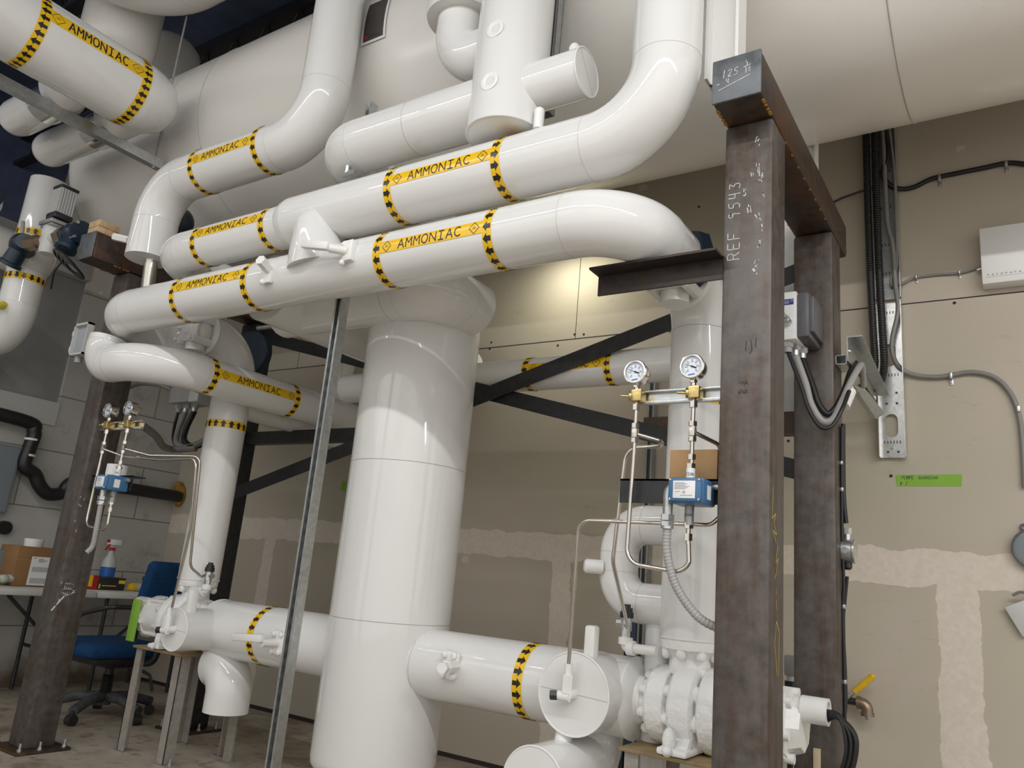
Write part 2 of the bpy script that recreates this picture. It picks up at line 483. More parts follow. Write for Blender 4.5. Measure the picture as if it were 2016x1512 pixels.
GL = {
    'A': [[(0, 0), (.3, 1), (.6, 0)], [(.11, .34), (.49, .34)]],
    'M': [[(0, 0), (0.03, 1), (.3, .42), (.57, 1), (.6, 0)]],
    'O': [arc(.3, .5, .3, .5, 0, 360, 20)],
    'N': [[(0, 0), (0, 1), (.6, 0), (.6, 1)]],
    'I': [[(.3, 0), (.3, 1)], [(.06, 0), (.54, 0)], [(.06, 1), (.54, 1)]],
    'C': [arc(.32, .5, .32, .5, 50, 310, 16)],
    'P': [[(0, 0), (0, 1), (.4, 1), (.55, .88), (.55, .62), (.4, .5), (0, .5)]],
    'U': [[(0, 1), (0, .2), (.15, 0), (.45, 0), (.6, .2), (.6, 1)]],
    'E': [[(.55, 1), (0, 1), (0, 0), (.55, 0)], [(0, .5), (.45, .5)]],
    'G': [arc(.32, .5, .32, .5, 50, 330, 16) + [(.6, .45), (.35, .45)]],
    'R': [[(0, 0), (0, 1), (.4, 1), (.55, .85), (.55, .65), (.4, .5), (0, .5)], [(.3, .5), (.58, 0)]],
    'D': [[(0, 0), (0, 1), (.35, 1), (.58, .75), (.58, .25), (.35, 0), (0, 0)]],
    'F': [[(0, 0), (0, 1), (.55, 1)], [(0, .5), (.42, .5)]],
    'S': [[(.55, .88), (.35, 1), (.12, .93), (.05, .72), (.2, .55), (.42, .45), (.55, .27), (.45, .06), (.22, 0), (.03, .12)]],
    'T': [[(0, 1), (.6, 1)], [(.3, 1), (.3, 0)]],
    'H': [[(0, 0), (0, 1)], [(.58, 0), (.58, 1)], [(0, .5), (.58, .5)]],
    'L': [[(0, 1), (0, 0), (.5, 0)]],
    '1': [[(.3, 0), (.3, 1)]],
    '2': [[(.05, .8), (.2, .98), (.42, .95), (.5, .72), (.05, .02), (.55, .04)]],
    '3': [[(.05, .95), (.5, .95), (.22, .58), (.48, .45), (.48, .12), (.25, 0), (.04, .1)]],
    '4': [[(.08, 1), (.05, .45), (.5, .45)], [(.45, 1), (.45, 0)]],
    '5': [[(.52, 1), (.12, .96), (.08, .58), (.4, .58), (.52, .3), (.35, .03), (.05, .05)]],
    '6': [[(.42, 1), (.12, .55), (.08, .2), (.28, 0), (.48, .18), (.38, .42), (.1, .36)]],
    '9': [[(.5, .9), (.25, 1), (.08, .78), (.25, .56), (.48, .7), (.5, .9), (.42, 0)]],
    '-': [[(.05, .5), (.5, .5)]], '#': [[(.15, 0), (.25, 1)], [(.4, 0), (.5, 1)], [(0, .33), (.6, .33)], [(.05, .67), (.62, .67)]],
    '/': [[(0, 0), (.5, 1)]],
}
def text_lines(txt, u0, v0, h, adv=0.82, wx=1.0, slant=0.0):
    out, u = [], u0
    for ch in txt:
        if ch != ' ' and ch in GL:
            for ln in GL[ch]:
                out.append([(u + (x * wx + slant * y) * h, v0 + y * h) for x, y in ln])
        u += adv * h * wx
    return out
def text_width(txt, h, adv=0.82, wx=1.0): return (len(txt) * adv - 0.22) * h * wx
def flat_fn(o, du, dv, off=0.0):
    o, du, dv = V(o), V(du).normalized(), V(dv).normalized()
    n = du.cross(dv).normalized() * off
    return lambda u, v: o + du * u + dv * v + n

# ------------------------------------------------------------------ insulated pipes
def cyl_fn(p, axis, ref, r):
    """(u along axis, v round the pipe in metres from the ref direction) -> point"""
    p, a, e1 = V(p), V(axis).normalized(), V(ref).normalized()
    e2 = a.cross(e1)
    if e2.z < -1e-6 or (abs(e2.z) < 1e-6 and e2.x < 0): e2 = -e2
    return lambda u, v, rr=None: p + a * u + (e1 * math.cos(v / r) + e2 * math.sin(v / r)) * (rr or r)
BAND_W = 0.036
def arrow_band(root, p, axis, ref, r, u, sign, w=BAND_W):
    """yellow band of black arrows round a pipe, centred at u along the axis"""
    f = cyl_fn(p, axis, ref, r)
    circ = 2 * PI * r
    n = 56
    e = MB().patch([[(u - w / 2 - .0016, circ * i / n), (u + w / 2 + .0016, circ * i / n)] for i in range(n + 1)], lambda a, b: f(a, b, r + .0009))
    bnd = build('arrow_band', MB().patch([[(u - w / 2, circ * i / n), (u + w / 2, circ * i / n)] for i in range(n + 1)], lambda a, b: f(a, b, r + .0016)), 'label_yellow', root)
    bmesh.ops.remove_doubles(e.bm, verts=e.bm.verts[:], dist=1e-5)
    build('band_edge', e, 'label_edge', bnd)
    k = max(8, round(circ / 0.0415))
    pitch = circ / k
    mb = MB()
    g = lambda a, b: f(a, b, r + .0023)
    for i in range(k):
        c = pitch * i
        sh = pitch * 0.20
        hd = pitch * 0.44
        L = w * 0.44
        q = lambda a, b: (u + sign * a, c + b)
        mb.patch([[q(-L, -sh), q(-L, 0), q(-L, sh)], [q(-L * .02, -sh), q(-L * .02, 0), q(-L * .02, sh)]], g)
        mb.patch([[q(-L * .02, -hd), q(-L * .02, 0), q(-L * .02, hd)], [q(L, -.0003), q(L, 0), q(L, .0003)]], g)
    build('arrows', mb, 'label_black', bnd)
    return bnd
def name_strip(root, p, axis, ref, r, u0, u1, phi, flip=False, h=0.046):
    """yellow strip reading AMMONIAC between two bands; phi is its angle round the pipe in degrees"""
    f = cyl_fn(p, axis, ref, r)
    c = R(phi) * r
    n = 8
    st = build('name_strip', MB().patch([[(u0, c - h / 2 + h * i / n), (u1, c - h / 2 + h * i / n)] for i in range(n + 1)], lambda a, b: f(a, b, r + .0013)), 'label_yellow', root)
    m = (u0 + u1) / 2
    th = h * 0.72
    sgn = -1 if flip else 1
    span = abs(u1 - u0)
    wx = min(1.35, span * 0.64 / text_width('AMMONIAC', th))
    tw = text_width('AMMONIAC', th, wx=wx)
    g = lambda a, b: f(m + sgn * a, c + b, r + .0021)
    build('lettering', MB().strokes(text_lines('AMMONIAC', -tw / 2, -th / 2, th, wx=wx), g, th * 0.135, 0.006), 'label_black', st)
    for s in (-1, 1):
        mb = MB()
        x = s * (span / 2 - 0.033)
        d = h * 0.45
        mb.strokes([[(x - d, 0), (x, d), (x + d, 0), (x, -d), (x - d, 0)]], g, 0.0022, 0.006)
        mb.strokes([[(x - d * .4, -d * .22), (x + d * .4, d * .18)], [(x - d * .4, d * .18), (x + d * .4, -d * .22)]] + [arc(x, d * .12, d * .18, d * .2, 0, 360, 8)], g, 0.0009)
        build('hazard_diamond', mb, 'label_black', st)
    return st
def seg_ends(sg):
    """exact end directions of every run: the straight runs beside an arc give the arc its end tangents"""
    d = [(ps[1] - ps[0]).normalized() if k == 's' else None for k, ps in sg]
    return [((d[i - 1] if i and k == 'e' else None), (d[i + 1] if i + 1 < len(sg) and k == 'e' else None)) for i, (k, ps) in enumerate(sg)]
def pipe(name, label, cat, pts, r, bend, group=None, mat='white_jacket', cap0=True, cap1=True, seams=True, seg=48, extra_seams=(), root_loc=None, root=None):
    pts = [V(p) for p in pts]
    if root is None:
        lowest = min(pts, key=lambda q: q.z)
        root = thing(name, label, cat, root_loc or (lowest.x, lowest.y, lowest.z - r), group)
    sg = fillet(pts, bend, 14)
    ends = seg_ends(sg)
    for i, (k, ps) in enumerate(sg):
        c0 = cap0 and i == 0
        c1 = cap1 and i == len(sg) - 1
        if k == 's':
            o = build('straight_jacket', MB().sweep(ps, r, seg, c0, c1), mat, root)
        else:
            o = build('elbow_jacket', MB().sweep(ps, r, seg, False, False, None, ends[i][0], ends[i][1]), mat, root)
            if seams:
                for q, d in ((ps[0], ends[i][0] or ps[1] - ps[0]), (ps[-1], ends[i][1] or ps[-1] - ps[-2])):
                    build('seam', MB().ring(q, d, r, 0.0006, 64, 5), 'seam_grey', o)
    for q, d in extra_seams:
        build('seam', MB().ring(q, d, r, 0.0011, 56, 5), 'seam_grey', root)
    return root
XA, YA, ZA = (1, 0, 0), (0, 1, 0), (0, 0, 1)
FRONT = (0, -1, 0)
Y1, Z1, R1 = 2.03, 2.142, 0.1078
Y2, Z2, R2 = 2.03, 2.409, 0.1115
Y3, Z3, R3 = 2.03, 2.700, 0.1085
XR, XL = -0.995, -3.97

# lowest of the three stacked runs
fp = pipe('insulated_pipe', 'lowest of three stacked white pipes, long run with elbows at both ends', 'pipe',
          [(XR, 2.42, Z1), (XR, Y1, Z1), (XL, Y1, Z1), (XL, 2.50, Z1), (-3.80, 2.50, Z1)], R1, [0.20, 0.30, 0.16], 'insulated ammonia pipes')
P0 = (0, Y1, Z1)
for u, s in ((-3.222, 1), (-2.72, 1), (-1.961, -1), (-1.464, -1)): arrow_band(fp, P0, XA, FRONT, R1, u, s)
name_strip(fp, P0, XA, FRONT, R1, -3.204, -2.738, 10)
name_strip(fp, P0, XA, FRONT, R1, -1.943, -1.482, 1)
# valve stems and the stub cone on this run
build('branch_cone', MB().lathe([(0, 0.125), (0.06, 0.112), (0.13, 0.088), (0.185, 0.072), (0.215, 0.055), (0.23, 0.03), (0.233, 0.004)], (-2.36, Y1 - .025, Z1 + 0.03), (-0.12, -0.25, 1.0), 32), 'white_jacket', fp)
hd = build('valve_bonnet', MB().box((-2.097, Y1 - .112, Z1 + .012), (0.052, 0.03, 0.085), 0.006), 'white_paint', fp)
build('valve_stem', MB().cyl((-2.10, Y1 - .12, Z1 + .01), (-2.15, Y1 - .165, Z1 + .012), 0.017, 12), 'white_paint', hd)
build('valve_handle', MB().box((-2.225, Y1 - .165, Z1 + .035), (0.155, 0.03, 0.032), 0.006, Matrix.Rotation(R(13), 3, 'Y')), 'white_paint', hd)
for dz in (-.035, .04): build('bolt', MB().ball((-2.118, Y1 - .122, Z1 + dz), 0.012, 10), 'white_paint', hd)
h2 = build('valve_bonnet', MB().box((-2.56, Y1 - .108, Z1 - .01), (0.06, 0.02, 0.085), 0.006), 'white_paint', fp)
build('valve_stem', MB().hexa((-2.55, Y1 - .11, Z1 + .005), (-2.535, Y1 - .175, Z1 + .022), 0.022), 'white_paint', h2)
for dz in (-.038, .03): build('bolt', MB().ball((-2.572, Y1 - .118, Z1 + dz - .01), 0.013, 10), 'white_paint', h2)

# middle run
sp_ = pipe('insulated_pipe', 'middle of three stacked white pipes, thick run turning up beside the steel frame top', 'pipe',
           [(-2.56, Y2, Z2), (-0.8915, Y2, Z2), (-0.8915, Y2, 4.9)], R2, 0.245, 'insulated ammonia pipes', cap0=False)
build('reducer_jacket', MB().lathe([(0, 0.093), (0.03, 0.1055), (0.06, R2)], (-2.62, Y2, Z2), XA, 48, False), 'white_jacket', sp_)
R2b = 0.0955
s2 = pipe('insulated_pipe', 'thinner left end of the middle stacked pipe, elbow going back at its left', 'pipe',
          [(-2.60, Y2, Z2 - .005), (-3.52, Y2, Z2 - .005), (-3.52, 2.62, Z2 - .005)], R2b, 0.19, 'insulated ammonia pipes')
P0 = (0, Y2, Z2)
for u, s in ((-1.951, 1), (-1.459, 1)): arrow_band(sp_, P0, XA, FRONT, R2, u, s)
name_strip(sp_, P0, XA, FRONT, R2, -1.933, -1.477, 3)
P0 = (0, Y2, Z2 - .005)
for u in (-3.168, -2.690): arrow_band(s2, P0, XA, FRONT, R2b, u, -1)
name_strip(s2, P0, XA, FRONT, R2b, -3.15, -2.708, 12)

# top run into the stand pipe
tp = pipe('insulated_pipe', 'top of three stacked white pipes, short run from round left elbow to stand pipe', 'pipe',
          [(-1.507, Y3, Z3), (-2.40, Y3, Z3), (-2.40, 2.75, Z3)], R3, 0.16, 'insulated ammonia pipes')
build('seam', MB().ring((-1.93, Y3, Z3), XA, R3, 0.0011, 56, 5), 'seam_grey', tp)
build('drain_cock', MB().cyl((-2.27, Y3 - .03, Z3 - R3 + .005), (-2.27, Y3 - .03, Z3 - R3 - .03), 0.012, 10).hexa((-2.29, Y3 - .03, Z3 - R3 - .03), (-2.22, Y3 - .03, Z3 - R3 - .03), 0.012), 'galvanised', tp)

st = thing('stand_pipe', 'thick vertical white stand pipe with flat bottom and two round gauge sockets', 'pipe', (-1.507, 2.03, 2.545))
build('jacket', MB().lathe([(0, 0.132), (0.004, 0.139), (2.3, 0.139)], (-1.507, 2.03, 2.545), ZA, 64), 'white_jacket', st)
build('bottom_rim', MB().ring((-1.507, 2.03, 2.548), ZA, 0.139, 0.004, 64, 8), 'white_jacket', st)
m, t, p = nt('stained_cap')
g = t.nodes.new('ShaderNodeNewGeometry')
vd = t.nodes.new('ShaderNodeVectorMath'); vd.operation = 'DISTANCE'
mp_ = t.nodes.new('ShaderNodeMapping'); mp_.inputs['Scale'].default_value = (1, .6, 1)
lnk(t, g.outputs['Position'], mp_.inputs['Vector']); lnk(t, mp_.outputs['Vector'], vd.inputs[0])
vd.inputs[1].default_value = (-1.455, 2.085 * .6, 2.545)
dn = math_n(t, 'ADD', vd.outputs['Value'], math_n(t, 'MULTIPLY', noise(t, tex_pos(t), 14, 4), .035))
lnk(t, ramp(t, dn, [(0.02, (0.40, 0.26, 0.10)), (0.055, (0.62, 0.50, 0.33)), (0.10, (0.80, 0.79, 0.76))]), p.inputs['Base Color'])
p.inputs['Roughness'].default_value = .3
build('bottom_cap', MB().lathe([(0, 0.0015), (0, 0.131)], (-1.507, 2.03, 2.5445), ZA, 56, False), m, st)
for zz in (2.905, 2.69):
    k = build('gauge_socket', MB().lathe([(-.01, 0.036), (0.003, 0.036), (0.005, 0.031), (0.002, 0.016), (-0.002, 0.010)], (-1.496, 2.03 - .1365, zz), (0.02, -1, 0), 24), 'white_paint', st)
    build('socket_gasket', MB().ring((-1.496, 2.03 - .1385, zz), (0.02, -1, 0), 0.035, 0.0012, 28, 5), 'seam_grey', k)
nz = build('side_nozzle', MB().cyl((-1.507, 2.03, 2.715), (-1.185, 2.03, 2.715), 0.086, 48), 'white_jacket', st)
build('end_rim', MB().ring((-1.186, 2.03, 2.715), XA, 0.085, 0.004, 48, 8), 'white_jacket', nz)
build('seam', MB().box((-1.1846, 2.03, 2.715), (0.001, 0.0015, 0.165), 0, Matrix.Rotation(R(40), 3, 'X')), 'seam_grey', nz)
build('vent_stub', MB().lathe([(0, 0.02), (0.06, 0.02), (0.072, 0.013), (0.074, 0.002)], (-1.26, 2.06, 2.80), ZA, 20), 'white_paint', nz)
build('drain_stub', MB().lathe([(0, 0.018), (0.075, 0.018), (0.083, 0.01)], (-1.345, 2.0, 2.52), ZA, 20), 'white_paint', st)
build('inlet_elbow', MB().sweep([q for k, s_ in fillet([(-1.56, 2.06, 2.965), (-1.80, 2.06, 2.965), (-1.80, 2.06, 3.30)], 0.13, 14) for q in s_][:99], 0.098, 48, True, True), 'white_jacket', st)
build('inlet_sleeve', MB().lathe([(0, 0.105), (0.0, 0.142), (0.012, 0.146), (1.5, 0.146)], (-1.80, 2.06, 3.165), ZA, 56), 'white_jacket', st)

# upper left run
RU = 0.1134
ul = pipe('insulated_pipe', 'upper left white pipe, from a tall riser to a stub hanging over the beam end', 'pipe',
          [(-2.612, 2.10, 4.9), (-2.612, 2.10, 2.89), (-3.80, 2.10, 2.89), (-3.80, 2.10, 2.465)], RU, [0.24, 0.22], 'insulated ammonia pipes')
P0 = (0, 2.10, 2.89)
for u in (-3.41, -2.93): arrow_band(ul, P0, XA, FRONT, RU, u, -1)
name_strip(ul, P0, XA, FRONT, RU, -3.392, -2.948, 0)
build('hex_plug', MB().hexa((-3.90, 2.03, 2.565), (-3.975, 1.99, 2.58), 0.020), 'white_paint', ul)
build('bare_pipe', MB().cyl((-3.80, 2.12, 2.47), (-3.815, 2.15, 2.235), 0.036, 20), 'stainless', ul)

# overhead pipe running towards the vessel, with two side branches
XT, ZT, RT = -3.95, 3.385, 0.189
tl = pipe('overhead_pipe', 'large white overhead pipe labelled in yellow, coming towards the room in upper left corner', 'pipe',
          [(XT, -0.2, ZT), (XT, 1.93, ZT)], RT, 0.235, 'insulated ammonia pipes')
P0 = (XT, 0, ZT)
build('rounded_end', MB().lathe([(0, RT), (.05, RT * .975), (.10, RT * .90), (.15, RT * .75), (.185, RT * .52), (.203, RT * .25), (.208, .002)], (XT, 1.93, ZT), YA, 48, False), 'white_jacket', tl)
for u in (1.34, 1.87): arrow_band(tl, P0, YA, (1, 0, 0), RT, u, -1, 0.05)
name_strip(tl, P0, YA, (1, 0, 0), RT, 1.365, 1.845, 11, False, 0.07)
for yy in (1.675, 1.975): build('side_nozzle', MB().cyl((-3.98, yy, ZT - .04), (-4.235, yy, ZT - .046), 0.118, 40), 'white_jacket', tl)
for nm, y, lab in (('branch_pipe', 1.985, 'white branch pipe with round end just under the galvanised hanger rail, lower of two'), ('branch_pipe', 1.70, 'white branch pipe with round end at the left edge, upper of two over hanger rail')):
    b = thing(nm, lab, 'pipe', (-4.9, y, 3.23), 'insulated ammonia pipes')
    build('jacket', MB().lathe([(0, 0.002), (0.012, 0.045), (0.04, 0.08), (0.08, 0.1), (0.12, 0.106), (0.84 if y > 1.9 else 0.64, 0.106)], (-5.06 if y > 1.9 else -4.86, y, 3.338), XA, 48), 'white_jacket', b)
    for xx in (-4.36,):
        build('metal_sleeve', MB().lathe([(0, 0.1065), (0.0, 0.1125), (0.20, 0.1125), (0.20, 0.1065)], (xx - .08, y, 3.338), XA, 48, False), 'chrome', b)
hr = thing('hanger_rail', 'galvanised channel rail hung on a threaded rod below the branch pipes', 'rail', (-4.2, 1.6, 3.16))
build('channel', MB().bb((-4.225, 0.3, 3.174), (-4.175, 2.27, 3.18)).bb((-4.225, 0.3, 3.18), (-4.221, 2.27, 3.23)).bb((-4.179, 0.3, 3.18), (-4.175, 2.27, 3.23)), 'galvanised', hr)
build('threaded_rod', MB().cyl((-4.2, 2.235, 3.165), (-4.2, 2.235, 4.215), 0.006, 8), 'galvanised_dull', hr)
build('nut', MB().hexa((-4.2, 2.235, 3.168), (-4.2, 2.235, 3.182), 0.011), 'galvanised', hr)
# big pipes under the roof deck
pipe('overhead_pipe', 'big white pipe under the dark roof, elbow dipping in at the top left edge', 'pipe',
     [(-2.95, 2.1, 4.41), (-4.45, 2.1, 4.41), (-4.45, 0.2, 4.41)], 0.24, 0.40, None, 'white_vessel')
o = build('drop_pipe', MB().lathe([(0, 0.01), (0.02, 0.10), (0.06, 0.17), (0.12, 0.215), (0.20, 0.23), (1.4, 0.23)], (-4.76, 2.13, 3.95), ZA, 48), 'white_vessel')
tag(o, 'short white drop pipe with rounded bottom just above the labelled overhead pipe', 'pipe')
o = build('vessel_dome', MB().lathe([(0, .23), (.52, .23), (.62, .21), (.68, .16), (.71, .08), (.72, .01)], (-5.12, 2.66, 3.95), ZA, 44), 'white_vessel')
tag(o, 'rounded white dome on the left end of the long vessel under the roof', 'dome')

# ------------------------------------------------------------------ the room
XW, YW = -5.91, 3.92
o = struct('floor', MB().bb((-9.2, -4.2, -0.12), (5.2, 4.0, 0)), 'stained_concrete')
struct('wall_back', MB().bb((XW - 3.3, YW, 0.022), (5.2, YW + 0.12, 5.4)), 'drywall')
# joints and screw marks of the drywall sheets
tr = MB().bb((-5.9, YW - .0006, 2.443), (3.1, YW + .01, 2.449))
for x in ((-2.231, 3.920, 2.797)[0], (-2.231, 3.920, 2.797)[0] + 2.44, (-2.231, 3.920, 2.797)[0] - 2.44): tr.bb((x - .002, YW - .0006, 2.449), (x + .002, YW + .01, 3.66))
tr.bb((-5.9, YW - .004, 0.0), (3.1, YW + .01, 0.024))
struct('trim_1', tr, 'marker_dark', 'dark open joints between the drywall sheets')
sc = MB()
for q in ((-2.237, 3.918, 2.475), (-2.174, 3.918, 2.469), (-2.348, 3.918, 2.415), (-2.849, 3.918, 2.482), (-2.856, 3.918, 2.438), (-0.235, 3.918, 2.426), (-0.981, 3.918, 1.793), (-0.524, 3.918, 1.620), (-1.481, 3.918, 3.167), (-2.749, 3.918, 0.005), (-4.082, 3.918, 0.001), (-1.629, 3.918, 2.432)):
    sc.lathe([(0, .0075), (.0012, .007)], (q[0], q[1] + .001, q[2]), (0, -1, 0), 10)
struct('trim_2', sc, 'marker_dark', 'dark screw holes in the drywall')
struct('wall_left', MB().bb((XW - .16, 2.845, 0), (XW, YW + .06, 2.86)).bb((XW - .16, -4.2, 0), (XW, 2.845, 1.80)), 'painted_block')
struct('trim_3', MB().bb((XW - .16, -4.2, 1.80), (XW + .014, 2.845, 1.97)), 'beam_white', 'white painted ledge along the left wall')
struct('wall_left_upper', MB().bb((XW - .16, -4.2, 1.97), (XW - .03, 2.845, 2.92)), 'wall_panel')
struct('trim_4', MB().bb((XW - .16, -4.2, 2.92), (XW + .05, 2.845, 3.14)), 'beam_white', 'pale beam above the grey wall panel')
struct('wall_far', MB().bb((-9.3, -4.2, 0), (-9.2, 4.0, 5.4)), 'roof_deck')
dk = MB().bb((-9.3, -4.3, 5.4), (5.2, 4.1, 5.5))
struct('ceiling', dk, 'roof_deck')
for k, y in enumerate((0.9, 2.3, 3.4)):
    jm = MB().bb((-9.2, y - .05, 5.30), (3.1, y + .05, 5.40)).bb((-9.2, y - .05, 4.98), (3.1, y + .05, 5.02))
    for i in range(30):
        x = -9 + i * .41
        jm.sweep([(x, y, 5.0), (x + .205, y, 5.34), (x + .41, y, 5.0)], 0.012, 6)
    struct('trim_%d' % (5 + k), jm, 'dark_steel', 'dark open web roof joist')
# the assumed tube fixtures, out of view above
for i, tp_ in enumerate(TUBE_ROW):
    lt = thing('assumed_tube_light', ['leftmost assumed tube light in the row over the aisle', 'second assumed tube light from the left over the aisle', 'third assumed tube light from the left over the aisle', 'middle assumed tube light in the row over the aisle', 'fifth assumed tube light from the left over the aisle', 'sixth assumed tube light from the left over the aisle', 'rightmost assumed tube light in the row over the aisle'][i], 'lamp', tp_, 'assumed tube lights over the aisle')
    build('housing', MB().box((tp_[0], tp_[1], tp_[2]), (1.50, 0.12, 0.06), 0.01), 'white_plastic', lt)
    for dx in (-.6, .6): build('hanging_wire', MB().cyl((tp_[0] + dx, tp_[1], tp_[2] + .03), (tp_[0] + dx, tp_[1], 5.4), 0.003, 6), 'galvanised', lt)
bl = thing('assumed_lamp', 'small assumed lamp on a wall bracket, unseen behind the stacked pipes', 'lamp', (LX, 3.70, LZ))  # assumed, unseen lamp added to account for the bright wall patch
build('hood', MB().box((LX, 3.66, LZ + .02), (0.36, 0.14, 0.05), 0.01), 'dark_grey_plastic', bl)
build('wall_arm', MB().bb((LX - .02, 3.66, LZ + .03), (LX + .02, 3.92, LZ + .05)), 'dark_grey_plastic', bl)

# ------------------------------------------------------------------ long vessel over everything
YV, ZV, RV = 2.89, 3.544, 0.659
vs = thing('long_vessel', 'huge white horizontal vessel spanning the whole picture under the roof', 'tank', (-2.0, YV, ZV - RV))
prof = [(-0.34 * math.cos(R(a)) + .34, RV * math.sin(R(a))) for a in range(0, 91, 6)]
build('shell', MB().lathe(prof + [(8.5, RV)], (-5.56, YV, ZV), XA, 96), 'white_vessel', vs)
for x in ((-0.301, 2.500, 2.565)[0], -3.86):
    build('seam', MB().ring((x, YV, ZV), XA, RV, 0.0028, 96, 5), 'seam_grey', vs)
def ves_fn(off):
    return lambda u, v: (u, YV - (RV + off) * math.cos(v / RV), ZV + (RV + off) * math.sin(v / RV))
NX, NZ = (-2.496, 2.245, 3.561)[0], (-2.496, 2.245, 3.561)[2]
npv = RV * math.asin((NZ - ZV) / RV)
fr = build('nameplate', MB().patch([[(NX - .065, npv - .11 + .22 * i / 6), (NX + .065, npv - .11 + .22 * i / 6)] for i in range(7)], ves_fn(.006)), 'nameplate', vs)
pf = MB()
for a, b, c, d in ((NX - .078, NX - .065, -.123, .123), (NX + .065, NX + .078, -.123, .123), (NX - .065, NX + .065, -.123, -.11), (NX - .065, NX + .065, .11, .123)):
    pf.patch([[(a, npv + c + (d - c) * i / 6), (b, npv + c + (d - c) * i / 6)] for i in range(7)], ves_fn(.008))
build('plate_frame', pf, 'white_paint', fr)
build('lettering', MB().strokes(text_lines('CECCAL', NX - .028, npv - .095, .013, wx=1.1), ves_fn(.008), .0018, .004).strokes([[(NX + .0, npv + .08), (NX + .025, npv + .08)], [(NX + .045, npv + .09), (NX + .045, npv + .0)]], ves_fn(.008), .002, .01), 'ink', fr)
build('logo', MB().patch([[(NX - .055, npv - .097 + .016 * i / 2), (NX - .038, npv - .097 + .016 * i / 2)] for i in range(3)], ves_fn(.0085)), 'red', fr)
# white legs and the channel hanger by the stand pipe
lg = thing('support_post', 'white steel leg plate under the long vessel behind the right steel frame', 'leg', (-0.74, 3.2, 1.76))
build('leg_plate', MB().bb((-0.90, 3.235, 1.76), (-0.70, 3.26, 3.05)), 'white_paint', lg)
build('side_plate', MB().bb((-0.70, 3.225, 1.76), (-0.69, 3.27, 3.05)), 'white_paint', lg)
lg = thing('flanged_post', 'white flanged post standing up behind the end of the rusty top beam', 'leg', (-0.78, 2.16, 2.63))
build('web', MB().bb((-0.80, 2.175, 2.64), (-0.70, 2.19, 3.9)), 'white_paint', lg)
build('flange', MB().bb((-0.805, 2.14, 2.64), (-0.795, 2.22, 3.9)), 'white_paint', lg)
build('flange', MB().bb((-0.705, 2.14, 2.64), (-0.695, 2.22, 3.9)), 'white_paint', lg)
def channel(mb, x, y, z0, z1, w=.041, d=.041):
    """open strut channel, slot towards -Y"""
    th = .0026
    mb.bb((x, y + d - th, z0), (x + w, y + d, z1)).bb((x, y, z0), (x + th, y + d, z1)).bb((x + w - th, y, z0), (x + w, y + d, z1))
    mb.bb((x, y, z0), (x + .010, y + th, z1)).bb((x + w - .010, y, z0), (x + w, y + th, z1))
    return mb
hs = thing('strut_channel', 'tall galvanised strut channel standing in front of the thick tank', 'strut', (-2.36, 2.16, 0))
build('channel', channel(MB(), -2.38, 2.14, 0.0, 3.01), 'galvanised', hs)
sl = MB()
for i in range(58): sl.bb((-2.366, 2.1765, .03 + i * .051), (-2.353, 2.1782, .058 + i * .051))
build('slots', sl, 'black_plastic', hs)
hs2 = thing('strut_channel', 'dark strut hanger seen to the right of the thick stand pipe', 'strut', (-1.42, 2.19, 2.95))
build('channel', channel(MB(), -1.462, 2.175, 2.72, 4.2), 'galvanised_dull', hs2)

# ------------------------------------------------------------------ centre tank and lower header
XT_, YT_ = -2.355, 2.70
RTK = 0.262
tk = thing('standing_tank', 'thick vertical white tank in the middle behind the strut channel', 'tank', (XT_, YT_, 0))
build('shell', MB().lathe([(-.055, 0.06), (-.05, 0.2), (-0.035, 0.245), (-0.015, 0.259), (0.01, RTK), (1.96, RTK), (2.04, 0.24), (2.10, 0.15), (2.12, 0.02)], (XT_, YT_, 0.235), ZA, 96), 'white_jacket', tk)
for z in (1.455, 0.795): build('seam', MB().ring((XT_, YT_, z), ZA, RTK, 0.0014, 96, 5), 'seam_grey', tk)
build('skirt', MB().lathe([(0, .19), (0.012, .19), (0.012, .15), (.25, .15)], (XT_, YT_, 0), ZA, 40), 'white_paint', tk)
RH, ZH, YH = 0.136, 0.645, 2.70
hd_ = thing('header_pipe', 'large white header joining tank to right hand pump, one yellow band', 'pipe', (-1.7, YH, ZH - RH))
build('straight_jacket', MB().cyl((-2.2, YH, ZH), (-1.195, YH, ZH), RH, 64), 'white_jacket', hd_)
build('end_cone', MB().lathe([(0, RH + .003), (0.006, RH + .003), (0.012, 0.128), (0.03, 0.085), (.05, .08)], (-1.197, YH, ZH), XA, 56), 'white_paint', hd_)
build('joint_collar', MB().ring((-2.115, YH, ZH), XA, RH, .0012, 56, 5), 'seam_grey', hd_)
arrow_band(hd_, (0, YH, ZH), XA, FRONT, RH, -1.60, 1, .042)
def bonnet(root, x, y, z, handle=False):
    b = build('valve_bonnet', MB().box((x, y, z), (0.075, 0.018, 0.105), 0.007, Matrix.Rotation(R(8), 3, 'Y')), 'white_paint', root)
    for dx, dz in ((-.024, .038), (-.024, -.038), (.024, .038), (.024, -.038)):
        build('bolt', MB().lathe([(0, .014), (.012, .013), (.017, .006)], (x + dx, y - .006, z + dz), FRONT, 10), 'white_paint', b)
    if handle:
        build('valve_stem', MB().cyl((x, y, z), (x - .01, y - .085, z), 0.018, 12), 'white_paint', b)
        build('valve_handle', MB().box((x - .10, y - .09, z + .012), (0.20, 0.03, 0.034), 0.007, Matrix.Rotation(R(-4), 3, 'Y')), 'white_paint', b)
    else:
        build('valve_stem', MB().hexa((x + .02, y, z), (x + .035, y - .075, z), 0.026).hexa((x + .03, y - .06, z), (x + .048, y - .115, z), 0.021), 'white_paint', b)
bonnet(hd_, -1.905, YH - RH - .002, 0.668)
